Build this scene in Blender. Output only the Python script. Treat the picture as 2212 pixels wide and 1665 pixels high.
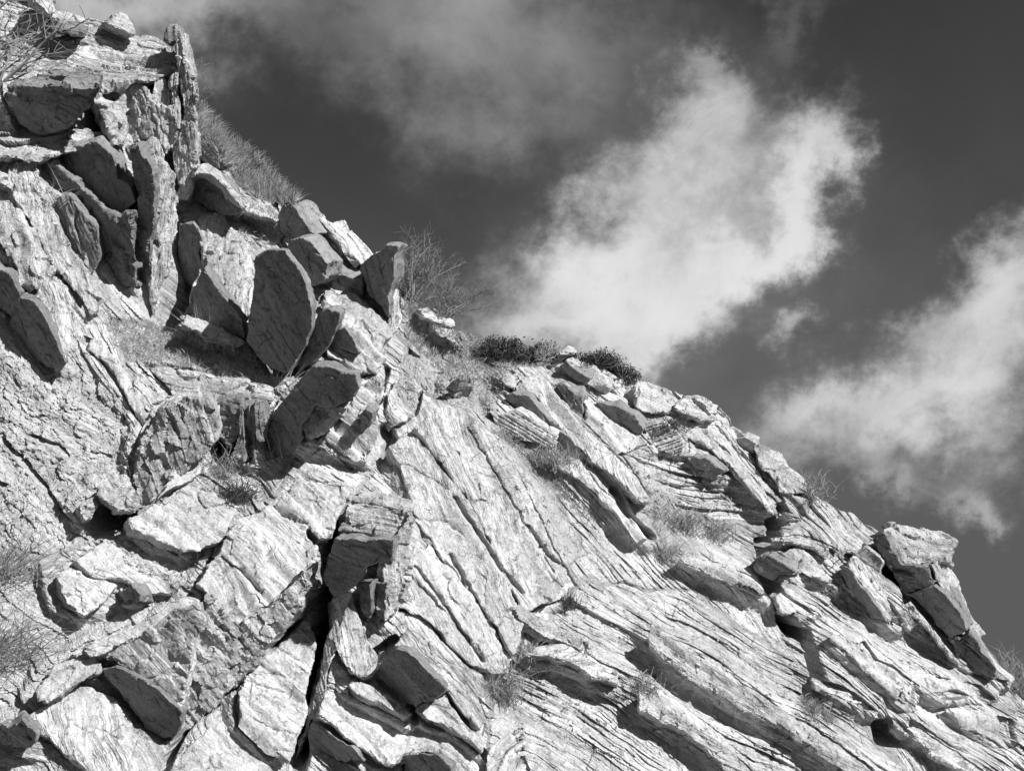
import bpy, bmesh, math, random
import numpy as np
from mathutils import Vector
R_ = math.radians
random.seed(7)
for o in list(bpy.data.objects): bpy.data.objects.remove(o)
SC = bpy.context.scene
COL = SC.collection

# ------------------------------------------------------------------ camera
FOC = 1770.0; CX, CY = 1106.0, 832.5; PITCH = R_(28)
CAM = np.array([0.0, 0.0, 1.6])
RX = np.array([1.0, 0, 0]); FW = np.array([0, math.cos(PITCH), math.sin(PITCH)]); UP = np.array([0, -math.sin(PITCH), math.cos(PITCH)])
cd = bpy.data.cameras.new('camera'); cam = bpy.data.objects.new('camera', cd); COL.objects.link(cam)
cam.location = CAM; cam.rotation_euler = (math.pi/2 + PITCH, 0, 0)
cd.sensor_fit = 'HORIZONTAL'; cd.sensor_width = 36; cd.lens = 36*FOC/2212; cd.clip_start = .05; cd.clip_end = 5000
SC.camera = cam

def W(c): return RX*c[0] + UP*c[1] - FW*c[2]          # (right, up, toward viewer) -> world vector
# ------------------------------------------------------------------ sun, sky
SUN = W((.64, .68, .34)); SUN = SUN/np.linalg.norm(SUN)
sd = bpy.data.lights.new('sun', 'SUN'); sd.energy = 5.0; sd.angle = R_(.5); sd.color = (1, 1, 1)
so = bpy.data.objects.new('sun', sd); COL.objects.link(so)
so.rotation_euler = Vector(SUN).to_track_quat('Z', 'Y').to_euler(); so.location = (20, 0, 30)
SUN_EL = math.asin(SUN[2]); SUN_ROT = math.atan2(SUN[0], SUN[1])
SC.view_settings.view_transform = 'Standard'; SC.view_settings.look = 'None'
SC.view_settings.exposure = 0.36; SC.view_settings.gamma = 1

class NT:
    """small helper that writes a node tree as expressions"""
    def __init__(s, nt): s.nt = nt; s.n = nt.nodes; s.l = nt.links
    def put(s, sock, v):
        if hasattr(v, 'is_output'): s.l.new(v, sock)
        else: sock.default_value = v
    def m(s, op, a, b=None, c=None, clamp=False):
        n = s.n.new('ShaderNodeMath'); n.operation = op; n.use_clamp = clamp
        for i, v in enumerate((a, b, c)):
            if v is not None: s.put(n.inputs[i], v)
        return n.outputs[0]
    def v(s, op, a, b=None, out=0):
        n = s.n.new('ShaderNodeVectorMath'); n.operation = op; s.put(n.inputs[0], a)
        if b is not None: s.put(n.inputs[1], b)
        return n.outputs['Value'] if op == 'DOT_PRODUCT' else n.outputs[0]
    def noise(s, vec, scale, detail=4, rough=.55, dist=0, lac=2.0, typ='FBM'):
        n = s.n.new('ShaderNodeTexNoise'); n.noise_type = typ
        if vec is not None: s.l.new(vec, n.inputs['Vector'])
        n.inputs['Scale'].default_value = scale; n.inputs['Detail'].default_value = detail
        n.inputs['Roughness'].default_value = rough; n.inputs['Distortion'].default_value = dist
        n.inputs['Lacunarity'].default_value = lac
        return n.outputs[0]
    def ramp(s, x, a, b, lo=0., hi=1., smooth=True):
        n = s.n.new('ShaderNodeMapRange'); n.interpolation_type = 'SMOOTHSTEP' if smooth else 'LINEAR'
        s.put(n.inputs[0], x)
        for i, v in enumerate((a, b, lo, hi)): s.put(n.inputs[1+i], v)
        return n.outputs[0]
    def comb(s, x, y, z=0.):
        n = s.n.new('ShaderNodeCombineXYZ')
        for i, v in enumerate((x, y, z)): s.put(n.inputs[i], v)
        return n.outputs[0]
    def sep(s, vec):
        n = s.n.new('ShaderNodeSeparateXYZ'); s.l.new(vec, n.inputs[0]); return n.outputs

wd = bpy.data.worlds.new('World'); SC.world = wd; wd.use_nodes = True
wt = wd.node_tree; wt.nodes.clear(); g = NT(wt)
sky = wt.nodes.new('ShaderNodeTexSky'); sky.sky_type = 'NISHITA'; sky.sun_disc = False
sky.sun_elevation = SUN_EL; sky.sun_rotation = SUN_ROT; sky.air_density = 1; sky.dust_density = .3; sky.ozone_density = 2
sc_ = wt.nodes.new('ShaderNodeSeparateColor'); wt.links.new(sky.outputs[0], sc_.inputs[0])
skyv = g.m('MINIMUM', g.m('MULTIPLY', g.m('POWER', sc_.outputs[0], 2.), .67), .85)            # the red-filter look: only red light counts
tc = wt.nodes.new('ShaderNodeTexCoord'); dirv = tc.outputs['Generated']
df = g.m('MAXIMUM', g.v('DOT_PRODUCT', dirv, tuple(FW)), .08)
sa = g.m('DIVIDE', g.v('DOT_PRODUCT', dirv, tuple(RX)), df)
sb = g.m('DIVIDE', g.v('DOT_PRODUCT', dirv, tuple(UP)), df)
svec = g.comb(sa, sb, 0.)
# ragged edges: the cloud field is looked up through turbulent offsets
w1 = g.noise(svec, 4.6, 10, .63); svec2 = g.v('ADD', svec, (13.7, 4.1, 2.2)); w2 = g.noise(svec2, 4.6, 10, .63)
xa = g.m('MULTIPLY_ADD', g.m('SUBTRACT', w1, .5), .34, sa); yb = g.m('MULTIPLY_ADD', g.m('SUBTRACT', w2, .5), .34, sb)
w3 = g.noise(g.v('ADD', svec, (5.2, 9.4, 1.1)), 17., 8, .62); w4 = g.noise(g.v('ADD', svec, (1.2, 3.4, 7.1)), 17., 8, .62)
xa = g.m('MULTIPLY_ADD', g.m('SUBTRACT', w3, .5), .085, xa); yb = g.m('MULTIPLY_ADD', g.m('SUBTRACT', w4, .5), .085, yb)
def blob_sum(blobs):
    acc = None
    for (cx, cy, rx, ry, rot, st) in blobs:
        a0 = (cx-CX)/FOC; b0 = (CY-cy)/FOC; rx /= FOC; ry /= FOC; c, s = math.cos(R_(rot)), math.sin(R_(rot))
        u = g.m('MULTIPLY_ADD', xa, c/rx, g.m('MULTIPLY_ADD', yb, s/rx, -(a0*c+b0*s)/rx))
        v = g.m('MULTIPLY_ADD', xa, -s/ry, g.m('MULTIPLY_ADD', yb, c/ry, (a0*s-b0*c)/ry))
        e = g.m('EXPONENT', g.m('MULTIPLY', g.m('MULTIPLY_ADD', u, u, g.m('MULTIPLY', v, v)), -1.))
        st = st*(.86 if blobs is CLOUDS else 1.); acc = g.m('MULTIPLY', e, st) if acc is None else g.m('MULTIPLY_ADD', e, st, acc)
    return acc
CLOUDS = [(1230, 650, 270, 130, 12, .72), (1420, 540, 260, 150, 42, .62), (1700, 420, 210, 95, 50, .88), (1570, 560, 280, 70, 42, .40),
          (1400, 380, 120, 200, -20, .58), (1470, 190, 70, 120, 20, .46), (1760, 260, 130, 110, 30, .42), (1040, 560, 70, 140, 10, .24), (1560, 300, 120, 130, 0, .26), (1810, 320, 110, 90, 40, .38),
          (1380, 720, 180, 70, 0, .42), (1060, 690, 120, 70, 0, .28), (1560, 690, 70, 90, 20, .2), (1290, 500, 170, 120, 40, .30),
          (2100, 730, 270, 130, 42, .82), (1960, 850, 240, 130, 20, .62), (1740, 690, 72, 52, 45, .75), (1800, 930, 190, 75, 20, .42), (2180, 930, 150, 170, 0, .5),
          (1880, 1050, 85, 60, 0, .6), (2080, 1060, 110, 45, 10, .45), (2190, 1080, 60, 40, 0, .4), (2230, 560, 100, 110, 30, .6), (1970, 650, 95, 70, 40, .5), (2120, 600, 90, 80, 40, .35), (2130, 110, 40, 20, 50, .06)]
VEIL = [(1080, 40, 330, 170, -8, .34), (980, 170, 190, 110, -30, .10), (1200, 240, 160, 90, -40, .14), (250, 0, 240, 90, -4, .75), (1700, 40, 160, 50, 60, .12), (560, 10, 160, 60, 0, .10), (1450, 640, 520, 330, 30, .10), (760, 60, 220, 100, -10, .10)]
dens = blob_sum(CLOUDS)
fine = g.noise(g.v('ADD', g.comb(g.m('ADD', g.m('MULTIPLY', sa, .75), g.m('MULTIPLY', sb, .5)), g.m('SUBTRACT', g.m('MULTIPLY', sb, 1.1), g.m('MULTIPLY', sa, .8)), 0.), (3.1, 7.7, .5)), 10.0, 12, .66, .5)
soft = g.noise(g.v('ADD', svec, (8.1, 1.7, 4.5)), 3.6, 4, .5, .2)
dens = g.m('MULTIPLY_ADD', g.m('SUBTRACT', fine, .5), g.m('MULTIPLY', g.m('MINIMUM', g.m('MULTIPLY', dens, 2.4), 1.), .80), dens)
dens = g.m('ADD', dens, g.m('MULTIPLY', g.m('SUBTRACT', soft, .5), g.m('MULTIPLY', dens, 1.25)))
dens = g.ramp(dens, .10, 1.42)
veil = blob_sum(VEIL); veil = g.m('MULTIPLY', veil, g.ramp(g.noise(svec2, 3.0, 7, .58, .5), .25, .7, .45, 1.25))
cl = g.m('MAXIMUM', g.m('ADD', g.m('MULTIPLY', dens, .92), g.m('MULTIPLY', veil, .95)), 0., clamp=True)
val = g.m('ADD', g.m('MULTIPLY', skyv, g.m('SUBTRACT', 1., cl)), g.m('MULTIPLY', cl, 6.0))
bg = wt.nodes.new('ShaderNodeBackground'); wt.links.new(val, bg.inputs[0]); bg.inputs[1].default_value = .1
wo = wt.nodes.new('ShaderNodeOutputWorld'); wt.links.new(bg.outputs[0], wo.inputs[0])

# ------------------------------------------------------------------ noise in numpy
def _hash(ix, iy, iz, seed):
    with np.errstate(over='ignore'):
        h = (ix.astype(np.uint32)*np.uint32(374761393)) ^ (iy.astype(np.uint32)*np.uint32(668265263)) ^ (iz.astype(np.uint32)*np.uint32(2246822519)) ^ np.uint32((seed*3266489917) & 0xffffffff)
        h = (h ^ (h >> np.uint32(15)))*np.uint32(2246822519); h = (h ^ (h >> np.uint32(13)))*np.uint32(3266489917)
        return h ^ (h >> np.uint32(16))
def rnd(i, j=0, seed=0):
    i = np.asarray(i).astype(np.int64); j = np.zeros_like(i) if np.isscalar(j) else np.asarray(j).astype(np.int64)
    return _hash(i, j, np.zeros_like(i), seed).astype(np.float64)/4294967295.0
def gn(p, seed=0):
    """gradient noise, p is (n,2) or (n,3); about -1..1"""
    dim = p.shape[1]; i0 = np.floor(p).astype(np.int64); f = p - i0; w = f*f*f*(f*(f*6-15)+10)
    out = np.zeros(len(p)); z0 = np.zeros(len(p), np.int64)
    for c in range(2**dim):
        o = [(c >> k) & 1 for k in range(dim)]
        h = _hash(i0[:, 0]+o[0], i0[:, 1]+o[1], i0[:, 2]+o[2] if dim == 3 else z0, seed)
        d = ((h & np.uint32(255)).astype(np.float32)/127.5-1)*(f[:, 0]-o[0]) + (((h >> np.uint32(8)) & np.uint32(255)).astype(np.float32)/127.5-1)*(f[:, 1]-o[1])
        if dim == 3: d += (((h >> np.uint32(16)) & np.uint32(255)).astype(np.float32)/127.5-1)*(f[:, 2]-o[2])
        ww = np.ones(len(p))
        for k in range(dim): ww = ww*(w[:, k] if o[k] else 1-w[:, k])
        out += ww*d
    return out*1.5
def fbm(p, oct=4, seed=0, gain=.5):
    a = 1.; s = 0.; p = np.array(p)
    for k in range(oct): s = s + a*gn(p, seed+k*17); p = p*2.03 + 5.3; a *= gain
    return s
def sstep(a, b, x):
    t = np.clip((x-a)/(b-a), 0, 1); return t*t*(3-2*t)

def chips(p, sc, seed):
    """angular breakage: every cell of a random cell pattern gets a facet of its own tilt"""
    q = p*sc; i0 = np.floor(q).astype(np.int64); best = np.full(len(q), 1e9); val = np.zeros(len(q)); dim = q.shape[1]
    for c in range(3**dim):
        o = [(c//3**k) % 3 - 1 for k in range(dim)]; ci = [i0[:, k]+o[k] for k in range(dim)]
        h = _hash(ci[0], ci[1], ci[2] if dim == 3 else i0[:, 0]*0, seed); v = []
        for k in range(dim): v.append(q[:, k]-ci[k]-((h >> np.uint32(8*k)) & np.uint32(255)).astype(np.float64)/255)
        d2 = sum(x*x for x in v); m = d2 < best
        h2 = _hash(ci[0], ci[1], ci[2] if dim == 3 else i0[:, 0]*0, seed+1)
        t = sum(v[k]*(((h2 >> np.uint32(8*k)) & np.uint32(255)).astype(np.float64)/127.5-1) for k in range(dim)) + ((h2 >> np.uint32(24)).astype(np.float64)/255-.5)*.8
        val = np.where(m, t, val); best = np.where(m, d2, best)
    return val
def layer(s, th, seed):
    u = s/th; k = np.floor(u); f = u-k; i = np.where(f < .6*rnd(k, 0, seed), k-1, k)
    lo = i+.6*rnd(i, 0, seed); hi = i+1+.6*rnd(i+1, 0, seed); return i, np.clip((u-lo)/(hi-lo), 0, 1), (hi-lo)*th
# ------------------------------------------------------------------ camera rays and the base slope
def ray(px, py): return RX*((px-CX)/FOC) + UP*((CY-py)/FOC) + FW
def rays(px, py): return ((px-CX)/FOC)[:, None]*RX + ((CY-py)/FOC)[:, None]*UP + FW
CTRL = np.array([(-300,2700,3.6),(1100,2700,4.4),(2500,2700,6.0),
 (-200,1900,5.0),(600,1900,5.4),(1400,1900,6.2),(2500,1900,8.2),(0,1500,5.8),(600,1500,6.4),(1200,1500,7.1),(1800,1500,8.4),(2400,1600,9.6),
 (0,1100,6.8),(450,1000,7.7),(700,1150,7.1),(1000,1100,7.9),(1400,1200,8.6),(1900,1300,9.5),(0,700,7.9),(400,750,8.8),(700,700,9.2),(1000,850,9.2),
 (1400,900,10.1),(1700,1050,10.5),(0,300,9.0),(300,300,9.9),(500,450,11),(0,0,10.6),(300,100,11.2),(900,680,10.6),(1200,780,10.9),(1500,880,11),(2100,1350,10.8),(-400,-200,11.5),(-400,800,7.6)], float)
def _phi(r2): return np.sqrt(r2 + 200.0**2)
_D2 = ((CTRL[:, None, :2]-CTRL[None, :, :2])**2).sum(2); _n = len(CTRL)
_A = np.zeros((_n+3, _n+3)); _A[:_n, :_n] = _phi(_D2) - np.eye(_n)*60; _A[:_n, _n:] = np.c_[np.ones(_n), CTRL[:, :2]]; _A[_n:, :_n] = _A[:_n, _n:].T
_w = np.linalg.solve(_A, np.r_[CTRL[:, 2], 0, 0, 0])
def base_d(px, py):
    px = np.atleast_1d(np.asarray(px, float)); py = np.atleast_1d(np.asarray(py, float)); out = _w[_n] + _w[_n+1]*px + _w[_n+2]*py
    for k in range(_n): out = out + _w[k]*_phi((px-CTRL[k, 0])**2 + (py-CTRL[k, 1])**2)
    return out

K = 900/2204*2212/2500
CR = {'F': (0, 0, 1.), '1': (0, 0, K), '2': (0, 530.9, K), '3': (0, 1063.5, K), '4': (530.9, 398.2, K), '5': (530.9, 1063.5, K), '6': (973.3, 707.8, K), '7': (1415.7, 1063.5, K)}
def pts(crop, s):
    ox, oy, k = CR[crop]; v = [float(t) for t in s.replace(',', ' ').split()]
    return np.array([(ox+v[i]*k, oy+v[i+1]*k) for i in range(0, len(v), 2)])

# ------------------------------------------------------------------ materials
def new_mat(name):
    m = bpy.data.materials.new(name); m.use_nodes = True; nt = m.node_tree; nt.nodes.clear(); return m, NT(nt)
def finish(h, colv, rough=.9, bump=None, strength=.5, dist=.02, spec=.15):
    b = h.n.new('ShaderNodeBsdfPrincipled'); o = h.n.new('ShaderNodeOutputMaterial'); h.l.new(b.outputs[0], o.inputs[0])
    cc = h.n.new('ShaderNodeCombineColor')
    for i in range(3): h.put(cc.inputs[i], colv)
    h.l.new(cc.outputs[0], b.inputs['Base Color']); h.put(b.inputs['Roughness'], rough); b.inputs['Specular IOR Level'].default_value = spec
    if bump is not None:
        bn = h.n.new('ShaderNodeBump'); bn.inputs['Strength'].default_value = strength; bn.inputs['Distance'].default_value = dist
        h.l.new(bump, bn.inputs['Height']); h.l.new(bn.outputs[0], b.inputs['Normal'])
def attr(h, name, out):
    n = h.n.new('ShaderNodeAttribute'); n.attribute_name = name; return n.outputs[out]

def rock_material(name, base=.505, lam=1., grain=1., white=.5):
    m, h = new_mat(name)
    bed = attr(h, 'bed', 'Vector'); soil = attr(h, 'soil', 'Fac'); rough_ = attr(h, 'rough', 'Fac')
    geo = h.n.new('ShaderNodeNewGeometry').outputs['Position']
    s, t, n = h.sep(bed)
    warp = h.noise(h.v('MULTIPLY', bed, (1., .3, .3)), 2.2, 3, .5)
    sw = h.m('MULTIPLY_ADD', h.m('SUBTRACT', warp, .5), .09, s)
    lmask = h.ramp(h.noise(h.v('MULTIPLY', bed, (1.6, .7, .7)), 1., 3, .55), .40, .60, .15, 1.25)
    beds = h.noise(h.comb(h.m('MULTIPLY', sw, 5.), h.m('MULTIPLY', t, .22), h.m('MULTIPLY', n, .22)), 1., 4, .65)
    v1 = h.comb(h.m('MULTIPLY', sw, 26.), h.m('MULTIPLY', t, 1.5), h.m('MULTIPLY', n, 1.5))
    v2 = h.comb(h.m('MULTIPLY', sw, 85.), h.m('MULTIPLY', t, 8.), h.m('MULTIPLY', n, 8.))
    l1 = h.noise(v1, 1., 4, .6); l2 = h.noise(v2, 1., 3, .6)
    patch = h.noise(geo, 2.1, 6, .62, .6); stain = h.noise(geo, 5.5, 7, .7, 1.0); gr = h.noise(geo, 60., 6, .7)
    mid = h.noise(geo, 17., 6, .68, .4)
    # cracks: thin dark joints
    vv = h.v('ADD', h.v('MULTIPLY', bed, (7., 2.4, 2.4)), h.comb(h.m('MULTIPLY', mid, .9), h.m('MULTIPLY', patch, 1.2), 0.))
    vo = h.n.new('ShaderNodeTexVoronoi'); vo.feature = 'DISTANCE_TO_EDGE'; h.l.new(vv, vo.inputs['Vector']); vo.inputs['Scale'].default_value = 1.15
    crack = h.m('MULTIPLY', h.ramp(vo.outputs['Distance'], .0, .022, 1., 0.), h.ramp(stain, .42, .62))
    col = h.m('MULTIPLY_ADD', h.m('SUBTRACT', h.ramp(l1, .34, .66), .5), h.m('MULTIPLY', lmask, .20*lam), base)
    l3 = h.ramp(h.m('ABSOLUTE', h.m('SUBTRACT', h.noise(h.v('ADD', v1, (31., 7., 3.)), 1.3, 3, .55), .5)), .0, .030, 1., 0.); l3 = h.m('MULTIPLY', l3, h.m('MULTIPLY', lmask, h.ramp(patch, .40, .62)))
    col = h.m('MULTIPLY', col, h.m('SUBTRACT', 1., h.m('MULTIPLY', l3, .35*lam)))
    col = h.m('MULTIPLY_ADD', h.m('SUBTRACT', h.ramp(l2, .3, .7), .5), h.m('MULTIPLY', lmask, .16*lam), col)
    col = h.m('MULTIPLY_ADD', h.m('SUBTRACT', patch, .5), .40*min(1, lam+.5), col)
    col = h.m('MULTIPLY_ADD', h.m('SUBTRACT', h.ramp(gr, .3, .7), .5), .20*grain, col)
    col = h.m('MULTIPLY_ADD', h.m('SUBTRACT', h.ramp(mid, .3, .7), .5), .16*grain, col)
    col = h.m('MULTIPLY_ADD', h.ramp(h.noise(geo, 3.3, 8, .66, 1.4), .56, .66), .16*white, col)
    col = h.m('MULTIPLY_ADD', h.ramp(stain, .56, .72), -.16*min(1, lam+.55), col)
    col = h.m('MULTIPLY_ADD', h.m('SUBTRACT', h.ramp(beds, .3, .7), .5), .26*min(1, lam+.12), col)
    col = h.m('MULTIPLY_ADD', h.ramp(h.noise(h.v('MULTIPLY', geo, (7., 7., 1.1)), 1., 5, .6), .54, .74), -.16*min(1, lam+.15), col)
    col = h.m('MULTIPLY_ADD', h.m('MULTIPLY', h.ramp(h.noise(geo, 42., 3, .6), .58, .66), h.ramp(h.noise(geo, 1.4, 4, .6), .48, .60)), -.20*min(1, lam+.2), col)
    col = h.m('MULTIPLY', col, h.m('SUBTRACT', 1., h.m('MULTIPLY', crack, .55)))
    soilc = h.m('MULTIPLY_ADD', h.m('SUBTRACT', h.noise(geo, 30., 6, .78), .5), 1.1, .32)
    mx = h.m('MINIMUM', soil, 1.)
    col = h.m('ADD', h.m('MULTIPLY', col, h.m('SUBTRACT', 1., mx)), h.m('MULTIPLY', soilc, mx))
    col = h.m('MINIMUM', h.m('MAXIMUM', col, .08), .84)
    lamw = h.m('MULTIPLY', lmask, h.m('SUBTRACT', 1., h.m('MULTIPLY', rough_, .6)))
    bh = h.m('MULTIPLY', h.m('MULTIPLY_ADD', l1, 1.0*lam, h.m('MULTIPLY', l2, .55*lam)), lamw)
    bh = h.m('MULTIPLY_ADD', mid, h.m('MULTIPLY_ADD', rough_, 1.5, .45), bh)
    bh = h.m('MULTIPLY_ADD', gr, h.m('MULTIPLY_ADD', rough_, .45, .30*grain), bh)
    bh = h.m('SUBTRACT', bh, h.m('MULTIPLY', crack, .8))
    bh = h.m('MULTIPLY_ADD', l3, -.7*lam, bh)
    finish(h, col, .92, bh, .7, .045*(.4+.6*lam))
    return m
M_ROCK = rock_material('rock')
M_SHADE_FACE = rock_material('smooth_shade_toned_joint_rock', base=.23, lam=.12, grain=.5, white=.15)  # smooth joint faces turned from the sun; base colour lowered to deepen their shade
M_WHITE = rock_material('chalky_rock', base=.56, lam=.7, white=1.)
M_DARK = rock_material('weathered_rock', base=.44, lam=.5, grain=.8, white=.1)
def plain_mat(name, v, var=.5, scale=30., bump=False):
    m, h = new_mat(name); geo = h.n.new('ShaderNodeNewGeometry').outputs['Position']
    nz = h.noise(geo, scale, 4, .6); col = h.m('MULTIPLY', h.ramp(nz, .25, .75, 1-var, 1+var, False), v)
    finish(h, col, .85, nz if bump else None, .6, .02); return m
M_STRAW = plain_mat('dry_grass', .42, .45, 14.); M_GRASS = plain_mat('grass', .26, .65, 10.)
M_LEAF = plain_mat('shrub_leaf', .075, .6, 25.); M_TWIG = plain_mat('twig', .22, .4, 20.); M_PALE = plain_mat('pale_twig', .45, .3, 12.)
M_GROUND = plain_mat('gravel', .11, .5, 8., True)

# ------------------------------------------------------------------ helpers
def add_attr(me, bed, soil=None, rough=None):
    a = me.attributes.new('bed', 'FLOAT_VECTOR', 'POINT'); a.data.foreach_set('vector', np.ascontiguousarray(bed, np.float32).ravel())
    n = len(me.vertices)
    for nm, v in (('soil', soil), ('rough', rough)):
        a = me.attributes.new(nm, 'FLOAT', 'POINT'); a.data.foreach_set('value', np.ascontiguousarray(np.zeros(n) if v is None else np.broadcast_to(v, (n,)), np.float32))
def fast_mesh(name, V, Q, smooth=True):
    me = bpy.data.meshes.new(name); Q = np.asarray(Q, np.int32); k = Q.shape[1]
    me.vertices.add(len(V)); me.vertices.foreach_set('co', np.ascontiguousarray(V, np.float32).ravel())
    me.loops.add(Q.size); me.loops.foreach_set('vertex_index', Q.ravel())
    me.polygons.add(len(Q)); me.polygons.foreach_set('loop_start', np.arange(0, Q.size, k, dtype=np.int32))
    me.polygons.foreach_set('use_smooth', np.full(len(Q), smooth)); me.update(calc_edges=True); me.validate(); return me
def link(name, me, mat, parent=None):
    o = bpy.data.objects.new(name, me); COL.objects.link(o)
    if mat is not None: me.materials.append(mat)
    if parent: o.parent = parent
    return o
def tag(o, label=None, cat=None, group=None, kind=None):
    for k, v in (('label', label), ('category', cat), ('group', group), ('kind', kind)):
        if v: o[k] = v
    return o
def poly_sd(px, py, poly):
    """signed distance to a polygon, positive inside"""
    d = np.full(len(px), 1e9); ins = np.zeros(len(px), bool); n = len(poly)
    for i in range(n):
        x0, y0 = poly[i]; x1, y1 = poly[(i+1) % n]; ex, ey = x1-x0, y1-y0
        t = np.clip(((px-x0)*ex+(py-y0)*ey)/(ex*ex+ey*ey+1e-9), 0, 1); d = np.minimum(d, (px-x0-t*ex)**2+(py-y0-t*ey)**2)
        c = ((y0 > py) != (y1 > py)) & (px < (x1-x0)*(py-y0)/((y1-y0) if y1 != y0 else 1e-9)+x0); ins ^= c
    d = np.sqrt(d); return np.where(ins, d, -d)
def line_d(px, py, pl):
    d = np.full(len(px), 1e9)
    for i in range(len(pl)-1):
        x0, y0 = pl[i]; x1, y1 = pl[i+1]; ex, ey = x1-x0, y1-y0
        t = np.clip(((px-x0)*ex+(py-y0)*ey)/(ex*ex+ey*ey+1e-9), 0, 1); d = np.minimum(d, (px-x0-t*ex)**2+(py-y0-t*ey)**2)
    return np.sqrt(d)

# ------------------------------------------------------------------ the cliff: bedded slope, stepped along its bedding
def terraces(x, y, th, lam, seed, jl=3.0):
    c, s = math.cos(R_(th)), math.sin(R_(th)); t = x*c+y*s; q = x*s-y*c
    q = q + .40*lam*gn(np.c_[t/(lam*6.5), q/(lam*2.5)], seed) + .07*lam*gn(np.c_[t/(lam*1.6), q/(lam*.9)], seed+1)
    u = q/lam; k = np.floor(u); f = u-k; idn = np.where(f < .5*rnd(k, 0, seed), k-1, k)
    lo = idn+.5*rnd(idn, 0, seed); hi = idn+1+.5*rnd(idn+1, 0, seed); r = np.clip((u-lo)/(hi-lo), 0, 1)
    A = .25+.75*rnd(idn, 0, seed+5)
    mod = sstep(-.35, .35, gn(np.c_[t/(lam*8)+idn*7.31, idn*3.17+.5], seed+9))
    bt = t/(lam*jl)*(0.6+.8*rnd(idn, 0, seed+3)) + 10*rnd(idn, 0, seed+4) + .12*gn(np.c_[t/lam*1.5, q/lam*2.], seed+6); bi = np.floor(bt); bf = bt-bi
    off = (rnd(idn, bi, seed+7)-.5)*.7; tilt = (rnd(idn, bi, seed+8)-.5)*.5*(bf-.5)
    edge = np.minimum(r/.05, 1.)
    h = A*mod*(edge*(1-r)**.8 - .35) + A*(off+tilt)*(.35+.65*mod)*edge
    g_ = np.exp(-(np.minimum(bf, 1-bf)*lam*jl/2.2)**2)*mod*(rnd(idn, bi, seed+11) > .5)
    return h - .35*A*g_

SKY_X = np.array([-420,-150,0,110,200,330,430,540,640,700,800,870,950,1030,1140,1200,1250,1360,1450,1540,1600,1700,1800,1900,2000,2100,2150,2212,2400,2700], float)
SKY_Y = np.array([-330,-130,-30,40,110,190,280,365,448,505,572,655,695,752,795,785,785,822,855,888,948,1022,1092,1160,1270,1410,1455,1485,1580,1700], float)
REG = [ # polygon, trace angle, layer spacings, step gain, crumble, soil
 ('-500,560 60,700 250,850 330,1000 290,1120 120,1200 -500,1240', 44, (150, 60, 24, 10), .12, 1.3, .0),
 ('-500,250 100,330 200,560 330,900 200,880 40,720 -500,600', 60, (110, 44, 18, 8), .40, .5, 0),
 ('-500,1200 150,1180 300,1150 520,1060 640,1300 560,1500 420,2000 -500,2000', 36, (120, 50, 20, 8), .36, .5, 0),
 ('540,1380 690,640 880,740 845,960 740,1110 700,1290', 31, (80, 34, 15, 7), .45, .35, 0),
 ('830,960 880,830 1000,880 1090,960 1235,1250 1110,1430 1040,1490 870,1160', 53, (150, 60, 22, 9), .09, .25, 0),
 ('860,640 1020,745 1120,810 1060,900 1010,890 880,840', 45, (100, 40, 15, 8), .22, 1.4, .55),
 ('1050,900 1110,960 1210,1080 1260,1190 1215,1210 1150,1110 1080,1000', 52, (90, 36, 15, 7), .14, .4, .55),
 ('1320,960 1540,1000 1720,1130 1560,1140 1380,1050', 12, (60, 26, 12, 6), .62, .5, 0),
 ('1250,1000 1420,1080 1500,1130 1480,1220 1420,1190', 45, (90, 36, 15, 7), .16, .5, .6),
 ('210,690 350,700 540,760 610,800 590,840 360,800 280,790', 10, (70, 30, 12, 6), .16, 1.3, .35),
 ('560,2000 700,1400 800,1450 1010,1510 1060,1700 1060,2000', 33, (95, 40, 17, 8), .55, .25, 0),
 ('1230,1250 1500,1280 1700,1420 2000,1700 2300,2000 1060,2000 1050,1480 1100,1400', 30, (110, 40, 16, 7), .55, .4, 0),
 ('1600,1180 1850,1200 2100,1500 2400,1600 2400,1900 2000,1650 1700,1400', 36, (90, 34, 14, 7), .60, .4, 0),
 ('-500,-400 300,60 430,280 380,440 -500,330', 12, (80, 34, 14, 7), .45, .5, 0),
]
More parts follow.
